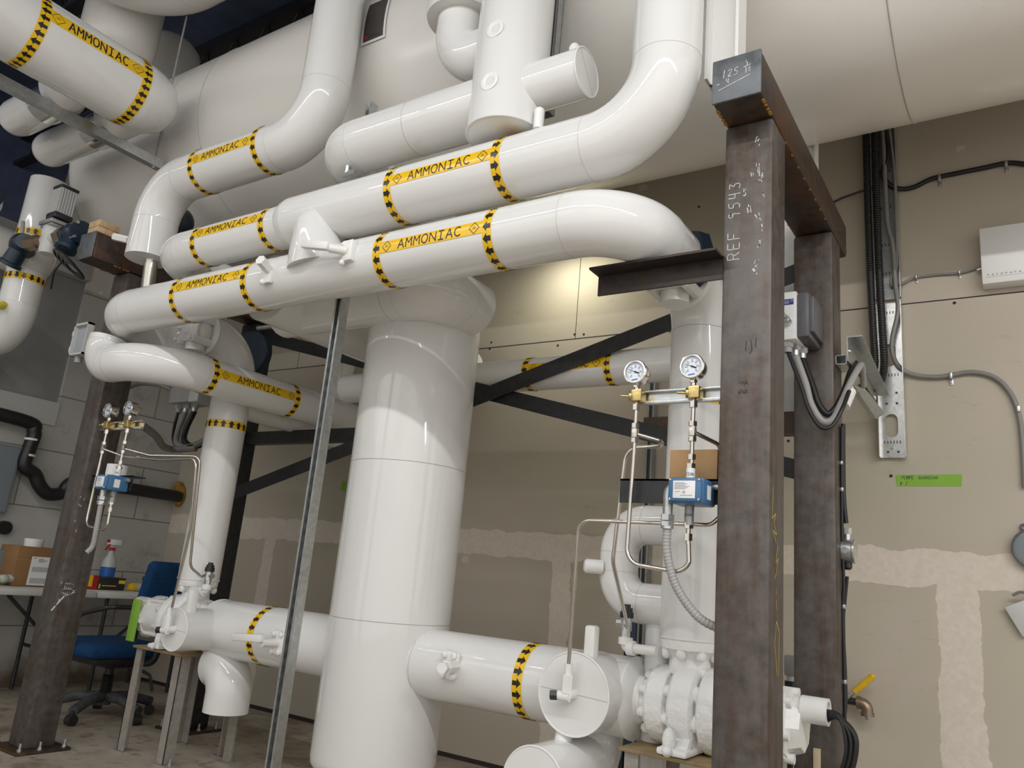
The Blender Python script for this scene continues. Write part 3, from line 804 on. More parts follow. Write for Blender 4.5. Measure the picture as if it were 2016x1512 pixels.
hl = thing('header_pipe', 'large white header joining tank to left hand pump, yellow band behind flat handle', 'pipe', (-3.0, YH, ZH - RH))
build('straight_jacket', MB().cyl((-2.5, YH, ZH), (-3.48, YH, ZH), RH, 64), 'white_jacket', hl)
build('end_cone', MB().lathe([(0, RH + .003), (0.006, RH + .003), (0.03, 0.12), (0.05, 0.085), (.07, .08)], (-3.48, YH, ZH), (-1, 0, 0), 56), 'white_paint', hl)
arrow_band(hl, (0, YH, ZH), XA, FRONT, RH, -3.085, -1, .042)
bonnet(hl, -2.88, YH - RH - .002, 0.64, True)
# insulated valve drums on the headers
def drum(x, y0, z, r, label, group, stem=True):
    d = thing('valve_drum', label, 'valve', (x, y0, z - r), group)
    build('jacket', MB().cyl((x, y0, z), (x, YH - .05, z), r, 48), 'white_jacket', d)
    build('end_rim', MB().ring((x, y0 + .001, z), FRONT, r - .002, .0035, 48, 8), 'white_paint', d)
    if stem:
        build('seam', MB().box((x, y0 - .0005, z), (r * 1.9, .001, .0014), 0, Matrix.Rotation(R(3), 3, 'Y')), 'seam_grey', d)
        build('valve_post', MB().box((x + .035, y0 + .045, z + r + .03), (0.042, 0.042, 0.12), .010), 'white_paint', d)
        f = build('tapping_valve', MB().cyl((x, y0, z), (x, y0 - .045, z), .018, 14).cyl((x - .035, y0 - .04, z - .006), (x + .01, y0 - .04, z - .006), .016, 12), 'white_paint', d)
        build('valve_body', MB().hexa((x - .002, y0 - .04, z + .004), (x - .002, y0 - .04, z + .062), .018).cyl((x - .002, y0 - .04, z + .06), (x - .002, y0 - .04, z + .10), .013, 12), 'white_paint', f)
        build('black_cap', MB().hexa((x - .035, y0 - .042, z - .006), (x - .058, y0 - .05, z - .008), .017), 'black_plastic', f)
    return d
drum(-1.318, 2.472, 0.655, 0.134, 'white insulated valve drum with black capped tapping, front of right header', 'insulated valve drums')
drum(-3.455, 2.42, 0.638, 0.100, 'white insulated valve drum with black capped tapping, front of left header', 'insulated valve drums')
dl = drum(-1.36, 2.32, 0.392, 0.112, 'blank white insulated drum at bottom edge below right header', 'insulated valve drums', False)
build('riser_stub', MB().cyl((-1.36, 2.47, .39), (-1.36, 2.52, .56), .03, 16), 'white_paint', dl)
build('back_elbow', MB().sweep([q for k, s_ in fillet([(-1.36, 2.42, .392), (-1.36, 2.74, .392), (-1.36, 2.74, .56)], .10, 10) for q in s_], .10, 40), 'white_jacket', dl)
dp = thing('drain_leg', 'white vertical pipe hanging open below the left header', 'pipe', (-3.334, 2.70, .26))
pth = [q for k, s_ in fillet([(-3.458, 2.70, .470), (-3.334, 2.70, .470), (-3.334, 2.70, .265)], .12, 14) for q in s_]
build('jacket', MB().sweep(pth, .108, 48, True, False), 'white_jacket', dp)
build('dark_inside', MB().lathe([(0, .105), (.06, .098)], (-3.334, 2.70, .266), ZA, 40), 'seam_grey', dp)

# ------------------------------------------------------------------ discharge risers
RR = 0.106
def riser(x, side, label):
    r = thing('riser_pipe', label, 'pipe', (x, YH, 0.86), 'pump discharge risers')
    pth = fillet([(x, YH, 0.865), (x, YH, 2.165), (x, 2.47, 2.165)], 0.20, 14)
    for (k, ps), (e0, e1) in zip(pth, seg_ends(pth)):
        o = build('straight_jacket' if k == 's' else 'elbow_jacket', MB().sweep(ps, RR, 48, False, False, None, e0, e1), 'white_jacket', r)
        if k == 'e': build('seam', MB().ring(ps[0], ZA, RR, .0011, 56, 5), 'seam_grey', o)
    build('bottom_rim', MB().lathe([(0, .08), (0, RR + .002), (.006, RR + .002)], (x, YH, .862), ZA, 48), 'white_paint', r)
    arrow_ring_z(r, x, YH, RR, 1.695, 1)
    return r
def arrow_ring_z(root, x, y, r, z, sign):
    arrow_band(root, (x, y, 0), ZA, (0, -1, 0), r, z, sign, .042)
rl = riser(-3.724, -1, 'white riser with yellow arrow band rising from the left pump')
rr_ = riser(-1.00, 1, 'white riser rising from the right pump behind the gauges')
def valve_angle(x, label, dz0=0.0):
    v = thing('angle_valve', label, 'valve', (x, 2.42, 2.05), 'white painted angle valves')
    build('flange', MB().lathe([(0, .085), (0, .104), (.014, .112), (.026, .104), (.026, .085)], (x, 2.485, 2.16 + dz0), FRONT, 40), 'white_paint', v)
    build('body', MB().ball((x, 2.415, 2.16 + dz0), .082, 24, (1, .85, 1.0)).cyl((x, 2.415, 2.16 + dz0), (x, 2.415, 2.05 + dz0), .05, 24), 'white_paint', v)
    build('bonnet_plate', MB().box((x + .0, 2.365, 2.165 + dz0), (.15, .022, .15), .02), 'white_paint', v)
    for dx, dz in ((-.062, .06), (.062, .06), (-.062, -.06), (.062, -.06)):
        build('bolt', MB().hexa((x + dx, 2.47, 2.16 + dz0 + dz), (x + dx, 2.345, 2.16 + dz0 + dz), .022).cyl((x + dx, 2.35, 2.16 + dz0 + dz), (x + dx, 2.325, 2.16 + dz0 + dz), .010, 10), 'white_paint', v)
    build('clamp_strap', MB().box((x - .07, 2.36, 2.21 + dz0), (.03, .04, .10), .006), 'white_paint', v)
    return v
valve_angle(-3.72, 'white painted angle valve with hex bolts above the left riser')
valve_angle(-0.99, 'white painted valve with hex bolts under the rusty angle bracket', -.07)
# bypass loop on the right riser
lp = pipe('bypass_loop', 'white C shaped bypass loop with small side stub left of the right riser', 'pipe',
          [(-1.05, 2.72, 1.245), (-1.292, 2.72, 1.245), (-1.292, 2.72, 0.965), (-1.03, 2.72, 0.965)], 0.072, [.105, .105])
build('side_stub', MB().lathe([(0, .026), (.06, .026), (.068, .018)], (-1.33, 2.66, 1.08), (-.8, -.6, 0), 20), 'white_paint', lp)
build('drop_leg', MB().cyl((-1.135, 2.74, .98), (-1.135, 2.74, .42), .045, 28), 'white_jacket', lp)
# return pipe along the back, and the branch that feeds it
bp = pipe('insulated_pipe', 'white return pipe along the back wall behind the tank and crossed braces', 'pipe',
          [(-3.34, 3.20, 2.015), (-1.0, 3.20, 2.015), (-1.0, 2.74, 2.015)], .0835, [.16], 'insulated ammonia pipes')
for u in (-2.05, -1.60): arrow_band(bp, (0, 3.20, 2.015), XA, FRONT, .0835, u, -1)
name_strip(bp, (0, 3.20, 2.015), XA, FRONT, .0835, -2.032, -1.618, 5)
pipe('insulated_pipe', 'white side branch of the left riser running back under the labelled S bend pipe', 'pipe',
     [(-3.72, 2.74, (-3.700, 2.933, 1.755)[2] + .085), (-3.72, 3.32, (-3.700, 2.933, 1.755)[2] + .085)], .084, .1, 'insulated ammonia pipes')
# middle left pipe with its double elbow
ml = pipe('insulated_pipe', 'white labelled pipe with S bend over the left gauges, running back past the tank', 'pipe',
          [(-3.94, 2.07, 2.026), (-3.94, 2.05, 1.885), (-3.50, 2.05, 1.885), (-3.50, 3.40, 1.885)], .096, [.115, .27], 'insulated ammonia pipes')
for u in (2.36, 2.90): arrow_band(ml, (-3.50, 0, 1.885), YA, XA, .096, u, 1)
name_strip(ml, (-3.50, 0, 1.885), YA, XA, .096, 2.378, 2.882, 4)
build('end_collar', MB().cyl((-3.50, 3.40, 1.885), (-3.50, 3.62, 1.885), .090, 40), 'white_paint', ml)
WX = -2.93
# wide pipe from the tank head going left under the stacked runs
wp = pipe('insulated_pipe', 'wide white pipe from the tank head, seen from below under the lowest stacked run', 'pipe',
          [(-2.10, 2.72, 2.20), (-2.10, 2.44, 2.20), (-3.05, 2.44, 2.20)], .128, [.15], 'insulated ammonia pipes')
wq = build('cross_run', MB().cyl((WX, 2.22, 2.235), (WX, 3.75, 2.235), .165, 48), 'white_jacket', wp)
build('seam', MB().ring((-2.32, 2.44, 2.20), XA, .128, .0014, 56, 5), 'seam_grey', wp)

make_steel('bracket_steel', (0.045, 0.036, 0.034), (0.075, 0.040, 0.020), 0.06, 0.35)
# ------------------------------------------------------------------ steel frames
def hss(mb, a, b, bev=.012): return mb.bb(a, b, bev)
def column(x0, y0, label, mat='mill_steel', z1=2.475):
    c = thing('steel_column', label, 'column', (x0 + .076, y0 + .076, 0), 'square steel frame columns')
    build('tube', hss(MB(), (x0, y0, .014), (x0 + .152, y0 + .152, z1)), mat, c)
    bpl = build('base_plate', MB().bb((x0 - .055, y0 - .055, 0), (x0 + .207, y0 + .207, .015), .002), 'rusty_steel', c)
    for dx, dy in ((-.03, -.03), (.182, -.03), (-.03, .182), (.182, .182), (.19, .06)):
        build('anchor_bolt', MB().hexa((x0 + dx, y0 + dy, .014), (x0 + dx, y0 + dy, .026), .012).cyl((x0 + dx, y0 + dy, .02), (x0 + dx, y0 + dy, .052), .006, 8), 'galvanised', bpl)
    return c
crf = column(-0.748, 2.19, 'nearest steel column at right with chalk writing down its face')
crr = column(-0.748, 3.06, 'right rear steel column with black cable clipped to its edge', 'dark_brown' if 'dark_brown' in M else 'mill_steel')
clf = column(-4.26, 2.18, 'left front steel column with anchor bolts showing on the floor')
clr = column(-4.26, 3.07, 'dark left rear steel column behind the left riser', 'dark_steel')
def beam(x0, label, y0=2.056, z0=2.478):
    b = thing('top_beam', label, 'beam', (x0 + .076, 2.7, 2.475), 'rusty beams over the columns')
    build('tube', hss(MB(), (x0, y0 + .009, z0), (x0 + .152, 3.36, z0 + .152)), 'rusty_steel', b)
    build('end_cap', hss(MB(), (x0, y0, z0), (x0 + .152, y0 + .01, z0 + .152), .004), 'cap_steel', b)
    w = MB()
    for i in range(14):
        for s in (.006, .146):
            w.ball((x0 + s, 2.10 + i * .016 + .006 * math.sin(i * 5), 2.478), .006, 8, (1, 1.2, .6)) if i < 6 else w.ball((x0 + s, 2.36 + (i - 6) * .085, 2.478), .004, 8, (1, 2.4, .5))
    build('weld_bead', w, plain('weld_rust' , (0.32, 0.14, 0.02), 0.8), b)
    return b
br_ = beam(-0.748, 'rusty steel top beam with chalk sums on its end, upper right')
bl_ = beam(-4.26, 'steel top beam over the left frame carrying the wood blocks', 1.96)
for k in range(2):
    tag(build('wood_block', MB().bb((-4.235, 1.975, 2.632 + k * .038), (-4.125, 2.09, 2.668 + k * .038), .003), 'wood'), ['lower of two pale wood blocks stacked on the left beam', 'upper of two pale wood blocks stacked on the left beam'][k], 'wood block', 'wood blocks on the left beam')
tag(build('wood_block', MB().bb((-4.22, 2.42, 2.632), (-4.12, 2.52, 2.70), .003), 'wood'), 'single wood block further back on left beam behind the stub pipe', 'wood block')
# crossed braces between the rear columns
def flat_bar(name, label, p, q, w, th, mat, group=None, lip=True):
    p, q = V(p), V(q)
    d = (q - p).normalized()
    up = d.cross(V((0, 1, 0))).normalized()
    mb = MB()
    mb.prism([p + up * w / 2, q + up * w / 2, q - up * w / 2, p - up * w / 2], (0, th, 0))
    if lip:
        mb.prism([p - up * w / 2, q - up * w / 2, q - up * (w / 2 - th), p - up * (w / 2 - th)], (0, w, 0))
    return tag(build(name, mb, mat), label, 'brace', group)
flat_bar('cross_brace', 'dark angle brace sloping down to the right across the back frame', (-4.16, 3.125, 2.41), (-0.70, 3.125, 1.505), .076, .006, 'dark_steel', 'crossed frame braces', False)
flat_bar('cross_brace', 'dark angle brace sloping up to the right across the back frame', (-4.16, 3.10, 1.352), (-0.70, 3.10, 2.345), .076, .006, 'dark_steel', 'crossed frame braces', False)
tag(build('tie_bar', MB().bb((-4.11, 3.14, 1.69), (-2.60, 3.15, 1.765)).bb((-4.11, 3.15, 1.69), (-2.60, 3.20, 1.697)), 'dark_steel'), 'dark horizontal tie bar from left rear column to behind the tank', 'brace', 'horizontal frame ties')
tag(build('tie_bar', MB().bb((-1.41, 3.14, 1.665), (-0.748, 3.15, 1.755)).bb((-1.41, 3.15, 1.665), (-0.748, 3.20, 1.672)), 'rusty_steel'), 'short rusty tie bar from right rear column towards the riser', 'brace', 'horizontal frame ties')
# rusty angle bracket under the front pipe
ab = thing('angle_bracket', 'rusty steel angle bracket carrying the lowest run beside the right column', 'bracket', (-0.95, 2.2, 1.955))
build('upright_leg', MB().bb((-1.178, 2.200, 1.957), (-0.748, 2.208, 2.030)), 'bracket_steel', ab)
build('top_leg', MB().prism([(-1.178, 2.130, 2.024), (-1.178, 2.208, 2.024), (-1.178, 2.208, 2.032), (-1.178, 2.130, 2.032)], (.43, 0, 0)), 'bracket_steel', ab)
# chalk and marker writing on the right frame, drawn where it stands
f = flat_fn((-0.748, 2.0553, 2.478), XA, ZA)
wr = MB().strokes(text_lines('125', .030, .082, .026, .8, .9, .1) + text_lines('9', .104, .106, .017, .8, .8) + text_lines('16', .102, .080, .017, .8, .8) + [[(.100, .101), (.120, .106)]] + text_lines('-', .016, .055, .018) + text_lines('4', .045, .060, .016) + [[(.022, .042), (.118, .071)]], f, .0022)
build('chalk_sum', wr, 'chalk', br_)
f = lambda u, v: (-0.695 - v, 2.1893, 1.98 + u)
build('chalk_writing', MB().strokes(text_lines('REF 9543', 0.03, .0, .036, .95, 1.0), f, .0022), 'chalk', crf)
sm = MB()
for i in range(15):
    u, v = random.uniform(-.05, .46), random.uniform(-.075, -.005)
    a = random.uniform(-.7, .7)
    for q in range(random.randint(2, 6)):
        du, dv, l = random.uniform(-.012, .012), random.uniform(-.006, .006), random.uniform(.003, .014)
        sm.strokes([[(u + du, v + dv), (u + du + l * math.cos(a), v + dv + l * math.sin(a))]], f, random.uniform(.0012, .003))
build('chalk_smears', sm, 'chalk', crf)
build('marker_ticks', MB().strokes([[(-.235, -.026), (-.265, -.024)], [(-.232, -.039), (-.262, -.043), (-.275, -.037)], [(-.228, -.055), (-.255, -.053)]], f, .002).strokes(text_lines('-NA', 0, 0, .012), lambda u, v: (-0.69 + u, 2.1893, 1.612 + v), .0014).strokes(text_lines('6NA', 0, 0, .012), lambda u, v: (-0.69 + u, 2.1893, 1.585 + v), .0014), 'marker_dark', crf)
f = lambda u, v: (-0.622 + v * .55, 2.1893, .80 + u)
f2 = lambda u, v: (-0.5953, 2.285 - v, .80 + u)
squig = [[(.02, .02), (.10, .045), (.16, .03), (.13, .00), (.02, .005)], [(.19, .03), (.215, .03)], [(.23, .03), (.245, .03)], [(.27, .05), (.30, .02), (.28, .035), (.33, .015), (.31, .04), (.36, .02)], [(.37, .04), (.40, .07), (.39, .03), (.42, .06), (.45, .04), (.43, .08), (.52, .07)]]
build('yellow_writing', MB().strokes(squig, f2, .0032), 'chalk_yellow', crf)
# pale paint marks on the left column
mk = MB()
fl = lambda u, v: (-4.1073, 2.165 + u, .63 + v)
mk.strokes([arc(.060, .125, .026, .013, 0, 360, 16), arc(.065, .150, .020, .012, -60, 200, 12), [(.086, .125), (.105, .128), (.080, .112), (.055, .105), (.02, .055), (.005, .03)]], fl, .0075)
for i in range(9):
    u, v = random.uniform(.02, .05), random.uniform(.0, .6)
    mk.strokes([[(u, v), (u + .003, v + .010)]], fl, .003)
build('paint_marks', mk, 'chalk', clf)

# ------------------------------------------------------------------ pumps and their stands
def pump(x0, s, label):
    p = thing('pump', label, 'pump', (x0, YH, .51), 'canned ammonia pumps')
    q = lambda d: x0 + s * d
    ax = (s, 0, 0)
    build('neck', MB().lathe([(0, .075), (.05, .078), (.06, .088)], (q(-.172), YH, ZH), ax, 36), 'white_frost', p)
    def ringpart(nm, a, b, r):
        w = b - a
        build(nm, MB().lathe([(0, r * .72), (w * .02, r * .90), (w * .16, r * .985), (w * .4, r), (w * .7, r), (w * .9, r * .97), (w, r * .86), (w * 1.02, r * .7)], (q(a), YH, ZH), ax, 56), 'white_frost', p)
    ringpart('suction_flange', -.118, -.040, .126)
    ringpart('pump_casing', -.030, .058, .146)
    ringpart('motor_flange', .066, .128, .136)
    for k in range(8):
        a = 2 * PI * k / 8 + .3
        c, z = math.cos(a) * .092, math.sin(a) * .092
        build('bolt', MB().lathe([(0, .018), (.03, .018), (.04, .010), (.043, .002)], (q(-.106), YH + c, ZH + z), (-s, 0, 0), 10), 'white_frost', p)
        c, z = math.cos(a) * .112, math.sin(a) * .112
        build('bolt', MB().ball((q(-.036), YH + c, ZH + z), .019, 12, (1.1, 1, 1)), 'white_frost', p)
        build('bolt', MB().ball((q(.062), YH + c, ZH + z), .020, 12, (.8, 1, 1.4)), 'white_frost', p)
        build('bolt', MB().lathe([(-.01, .018), (.024, .017), (.034, .010), (.037, .002)], (q(.13), YH + c, ZH + z), ax, 10), 'white_frost', p)
    build('discharge_neck', MB().lathe([(0, .072), (.05, .068), (.075, .085), (.08, .10), (.115, .104), (.125, .10), (.125, .08)], (x0, YH, ZH + .105), ZA, 44), 'white_frost', p)
    build('outlet_collar', MB().cyl((x0, YH, ZH + .20), (x0, YH, .87), .092, 40), 'white_paint', p)
    for k in range(8):
        a = 2 * PI * k / 8
        build('bolt', MB().ball((x0 + .086 * math.cos(a), YH + .086 * math.sin(a), ZH + .17), .017, 10, (1, 1, 1.2)), 'white_frost', p)
    ft = build('foot', MB().box((q(.015), YH - .12, .527), (.10, .13, .022), .008), 'white_frost', p)
    build('foot_web', MB().prism([(q(-.03), YH - .17, .53), (q(.06), YH - .17, .53), (q(.04), YH - .06, .60), (q(-.01), YH - .06, .60)], (0, .03, 0)).ball((q(.0), YH - .165, .56), .022, 12, (1, 1, 1.7)).ball((q(.005), YH - .19, .530), .017, 12), 'white_frost', ft)
    build('motor_can', MB().cyl((q(.12), YH, ZH), (q(.31), YH, ZH), .094, 48), 'white_paint', p)
    for dz, dy in ((.085, -.055), (-.085, -.055), (.085, .055), (-.085, .055)):
        build('tie_rod', MB().cyl((q(.12), YH + dy, ZH + dz), (q(.33), YH + dy, ZH + dz), .011, 12), 'white_paint', p)
    ec = build('end_cover', MB().lathe([(0, .108), (.03, .108), (.032, .09), (.07, .075)], (q(.305), YH, ZH), ax, 8), 'white_paint', p)
    for k in range(6):
        a = 2 * PI * k / 6 + .2
        build('bolt', MB().cyl((q(.295), YH + .098 * math.cos(a), ZH + .098 * math.sin(a)), (q(.352), YH + .098 * math.cos(a), ZH + .098 * math.sin(a)), .016, 10), 'white_paint', ec)
    build('terminal_barrel', MB().lathe([(0, .034), (.02, .034), (.022, .040), (.10, .040), (.10, .030), (.085, .028)], (q(.35), YH - .02, ZH + .055), ax, 32), 'white_paint', p)
    build('green_ribbon', MB().bb((q(.33) - .036, YH - .118, ZH - .13), (q(.33) + .036, YH - .110, ZH + .085), .003) if s < 0 else MB().bb((q(.23), YH - .10, ZH - .17), (q(.32), YH - .092, ZH - .115), .003), 'green_tape', p)
    # small tapping pipe with valve beside the discharge flange
    t = build('tapping_pipe', MB().tube([(x0 - s * .085, YH - .09, .815), (x0 - s * .20, YH - .09, .815), (x0 - s * .20, YH - .09, .85)], .0165, .012, 16).cyl((x0 - s * .165, YH - .09, .815), (x0 - s * .19, YH - .09, .815), .025, 16).cyl((x0 - s * .20, YH - .09, .825), (x0 - s * .20, YH - .09, .848), .025, 16), 'white_paint', p)
    v = build('tapping_valve', MB().hexa((x0 - s * .20, YH - .09, .846), (x0 - s * .20, YH - .09, .875), .016).cyl((x0 - s * .20, YH - .09, .87), (x0 - s * .20, YH - .09, .915), .019, 16).hexa((x0 - s * .20, YH - .09, .893), (x0 - s * .20 - .035 * s, YH - .09, .893), .013), 'galvanised', t)
    build('black_cap', MB().lathe([(0, .024), (.02, .024), (.02, .020), (.034, .020), (.034, .013), (.046, .012)], (x0 - s * .20, YH - .09, .913), ZA, 20), 'black_plastic', t)
    return p
pump(-1.00, 1, 'white frosted canned pump with bolted flanges behind the right front column')
pump(-3.724, -1, 'white frosted canned pump at left with a green ribbon on its end')
def pump_stand(x0, x1, label, s):
    t = thing('pump_stand', label, 'stand', ((x0 + x1) / 2, 2.73, 0), 'angle iron pump stands')
    build('top_plate', MB().bb((x0, 2.53, .500), (x1, 2.93, .512), .002), 'ply', t)
    for x, dx in ((x0 + .01, 1), (x1 - .01, -1)):
        for y, dy in ((2.545, 1), (2.915, -1)):
            l = build('leg', MB().bb((x, y, .01), (x + dx * .055, y + dy * .006, .5)).bb((x, y, .01), (x + dx * .006, y + dy * .055, .5)), 'old_angle', t)
            build('foot_plate', MB().bb((x - dx * .045, y - .01, 0), (x + dx * .06, y + dy * .06 + .01, .008)), 'old_angle', l)
            build('anchor_bolt', MB().hexa((x - dx * .025, y + dy * .02, .008), (x - dx * .025, y + dy * .02, .018), .010).cyl((x - dx * .025, y + dy * .02, .01), (x - dx * .025, y + dy * .02, .04), .005, 8), 'galvanised', l)
    return t
pump_stand(-3.93, -3.52, 'worn angle iron stand with brown plate under the left pump', -1)
pump_stand(-1.17, -0.77, 'angle iron stand with brown plate under the right pump', 1)
ls = thing('flat_post', 'single flat steel leg behind the open drain leg', 'stand', (-3.44, 2.86, 0))
build('leg', MB().bb((-3.47, 2.84, .008), (-3.41, 2.85, .52)), 'old_angle', ls)
build('foot_plate', MB().bb((-3.49, 2.80, 0), (-3.36, 2.89, .008)), 'old_angle', ls)
cc = MB()
for k in range(6):
    o, w = .0125 * (k % 3), .014 * (k // 3)
    cc.sweep(smooth_path([(-0.56, 2.665 + w, .705 - .006 * k), (-0.52, 2.655 + w, .700 - o * .3), (-0.500 + o, 2.65 + w, .655), (-0.497 + o, 2.65 + w, .60), (-0.515 + o * .8, 2.655 + w, .545 - o * .6), (-0.55 + o * .4, 2.66 + w, .515 - o * .9), (-.60, 2.67 + w, .510 - o * .5), (-.635, 2.68 + w, .515)], 6), .0066, 8)
tag(build('cable_coil', cc, 'black_rubber'), 'coil of black cable hanging out of the right pump motor end', 'cable')

# ------------------------------------------------------------------ gauge stations
def gauge(root, x, y, z, ang):
    g = build('gauge', MB().lathe([(0, .020), (.002, .034), (.008, .036), (.030, .036), (.036, .039), (.040, .0395), (.043, .037), (.0435, .0325), (.040, .0315)], (x, y + .04, z), FRONT, 44, False).cyl((x, y + .045, z), (x, y + .035, z), .034, 36), 'chrome', root)
    d = build('dial', MB().cyl((x, y + .006, z), (x, y + .0035, z), .0318, 40), 'dial_white', g)
    f = flat_fn((x, y + .0028, z), XA, ZA)
    tk_ = MB()
    for k in range(31):
        a = R(-45 + 270 * k / 30)
        l = .022 if k % 5 == 0 else .025
        tk_.strokes([[(.028 * math.cos(a), .028 * math.sin(a)), (l * math.cos(a), l * math.sin(a))]], f, .0008)
    for k in range(7):
        a = R(-45 + 270 * k / 6)
        tk_.strokes([arc(.0185 * math.cos(a), .0185 * math.sin(a), .0022, .0028, 0, 360, 8)], f, .0009)
    build('dial_marks', tk_, 'ink', d)
    build('dial_print', MB().strokes([[(-.010, -.0265), (.008, -.024)]], f, .0035).strokes([arc(0, 0, .0145, .0145, -30, 210, 16)], f, .0005), 'blue_print', d)
    c, s_ = math.cos(R(ang)), math.sin(R(ang))
    f2 = flat_fn((x, y + .0020, z), XA, ZA)
    build('needle', MB().strokes([[(-.014 * c, -.014 * s_), (.0235 * c, .0235 * s_)]], f2, .0016).strokes([[(-.014 * c, -.014 * s_), (-.004 * c, -.004 * s_)]], f2, .0042).cyl((x, y + .003, z), (x, y + .0005, z), .003, 12), 'ink', g)
    build('stem', MB().cyl((x, y + .02, z - .034), (x, y + .02, z - .058), .008, 14).hexa((x, y + .02, z - .040), (x, y + .02, z - .048), .012), 'stainless', g)
    return g
def station(dx, y, xa, xb, label, sw_seen):
    """rail with two gauges; xa..xb is the rail and shelf extent"""
    gx1, gx2 = -1.026 + dx, -0.838 + dx
    zz = 1.680
    t = thing('gauge_station', label, 'gauge', ((xa + xb) / 2, y + .04, 1.08), 'pressure gauge stations')
    ln = MB()
    yb = y + .055
    ln.bb((xa, yb - .02, zz - .062), (xb, yb, zz - .054), .003).bb((xa, yb - .02, zz - .100), (xb, yb, zz - .088), .003).bb((xa, yb - .003, zz - .095), (xb, yb, zz - .058))
    build('rail', ln, 'galvanised', t)
    for k, gx in enumerate((gx1, gx2)):
        gauge(t, gx, y, zz + (0 if k == 0 else .004), 158)
        b = build('manifold_block', MB().box((gx + .008, y + .02, zz - .077), (.036, .044, .040), .004), 'brass', t)
        build('needle_handle', MB().lathe([(0, .016), (.010, .017), (.012, .012)], (gx - .010, y + .015, zz - .077), (-1, -.35, 0), 16).cyl((gx - .02, y + .01, zz - .077), (gx - .045, y, zz - .077), .0045, 10), 'brass', b)
        x = gx + .002
        build('tee_line', MB().cyl((x, y + .02, zz - .097), (x, y + .02, zz - .27), .0065, 14).hexa((x, y + .02, zz - .103), (x, y + .02, zz - .122), .0125)
              .hexa((x, y + .02, zz - .165), (x, y + .02, zz - .180), .0130).box((x, y + .02, zz - .196), (.019, .019, .030), .002).hexa((x, y + .02, zz - .212), (x, y + .02, zz - .226), .0125), 'stainless', t)
    x1, x2 = gx1 + .002, gx2 + .002
    build('loop_tube', MB().tube([(x1, y + .02, zz - .26), (x1 - .008, y + .02, 1.085), (x2 - .012, y + .02, 1.068), (x2 + .002, y + .02, 1.10), (x2 - .004, y + .02, 1.19)], .0068, [.05, .045, .03], 14, 8), 'stainless', t)
    # shelf, switch and its fittings
    sh = build('shelf_plate', MB().bb((xa - .04 if sw_seen else xa, y + .05, 1.270), (xb, y + .056, 1.345)).bb((xa - .04 if sw_seen else xa, y + .05, 1.339), (xb, y + .12, 1.345)), 'dark_steel', t)
    sx = -0.822 + dx
    sb = build('pressure_switch', MB().box((sx, y - .005, 1.297), (.108, .106, .074), .008), 'switch_blue', t)
    build('lid', MB().box((sx, y - .062, 1.297), (.100, .016, .068), .007), 'switch_blue', sb)
    for ddx in (-.043, .043):
        for ddz in (-.028, .028): build('lid_screw', MB().ball((sx + ddx, y - .070, 1.297 + ddz), .0045, 8), 'chrome', sb)
    nl = build('rating_label', MB().box((sx, y - .0705, 1.297), (.066, .0012, .050), .002), 'paper', sb)
    f = flat_fn((sx - .030, y - .0716, 1.276), XA, ZA)
    build('print', MB().strokes([[(.002, .040 - .0035 * k), (.002 + (.030 if k in (0, 2) else .044 - .006 * (k % 3)), .040 - .0035 * k)] for k in range(6)] + [[(.004, .014), (.018, .015)], [(.02, .004), (.055, .004)]], f, .0009).strokes(text_lines('CE', .026, .010, .006), f, .0008), 'ink', nl)
    build('side_label', MB().bb((sx + .0540, y - .03, 1.275), (sx + .0548, y + .0, 1.315)), 'paper', sb)
    build('vent_plug', MB().cyl((sx + .052, y + .03, 1.318), (sx + .075, y + .03, 1.318), .009, 12), 'galvanised', sb)
    for za, zb, lab, up in ((1.334, 1.372, 'CTION', 1), (1.205, 1.262, 'SCHAR', -1)):
        xx = x2 - .002
        sl_ = build('switch_fitting', MB().cyl((xx, y + .02, za), (xx, y + .02, zb), .0135, 20), 'paper' if up > 0 else 'galvanised_dull', t)
        fc = cyl_fn((xx, y + .02, (za + zb) / 2), ZA, FRONT, .0135)
        g_ = lambda u, v, xx=xx, zc=(za + zb) / 2: (xx + .0139 * math.sin(u / .0139), y + .02 - .0139 * math.cos(u / .0139), zc + v)
        build('lettering', MB().strokes(text_lines(lab, -.0165, -.004, .008), g_, .0013, .003), 'ink', sl_)
    build('hex_nuts', MB().hexa((x2 - .002, y + .02, 1.372), (x2 - .002, y + .02, 1.386), .0145).hexa((x2, y + .02, 1.398), (x2, y + .02, 1.414), .0125).cyl((x2, y + .02, 1.38), (x2, y + .02, 1.42), .007, 12).hexa((x2 - .003, y + .02, 1.195), (x2 - .003, y + .02, 1.212), .0145).hexa((x2 - .003, y + .02, 1.160), (x2 - .003, y + .02, 1.180), .0125).cyl((x2 - .003, y + .02, 1.15), (x2 - .003, y + .02, 1.2), .007, 12), 'stainless', t)
    # conduit elbow on the left of the switch and the flexible conduit below it
    ex = sx - .075
    el = build('conduit_elbow', MB().tube([(sx - .05, y + .0, 1.312), (ex, y + .0, 1.312), (ex, y + .0, 1.275)], .0155, .022, 16).cyl((ex, y, 1.283), (ex, y, 1.230), .0150, 18), 'galvanised', t)
    build('conduit_gland', MB().hexa((ex, y, 1.232), (ex, y, 1.214), .021).hexa((ex, y, 1.210), (ex, y, 1.198), .021).cyl((ex, y, 1.2), (ex, y, 1.19), .0185, 16), 'galvanised', el)
    return t, ex
t, ex = station(0, 2.20, -1.040, -0.748, 'two gauges on a rail with a blue pressure switch beside the near right column', True)
t, ex2 = station(-2.982, 2.175, -4.108, -3.735, 'two gauges on a rail with a blue pressure switch on the left front column', False)
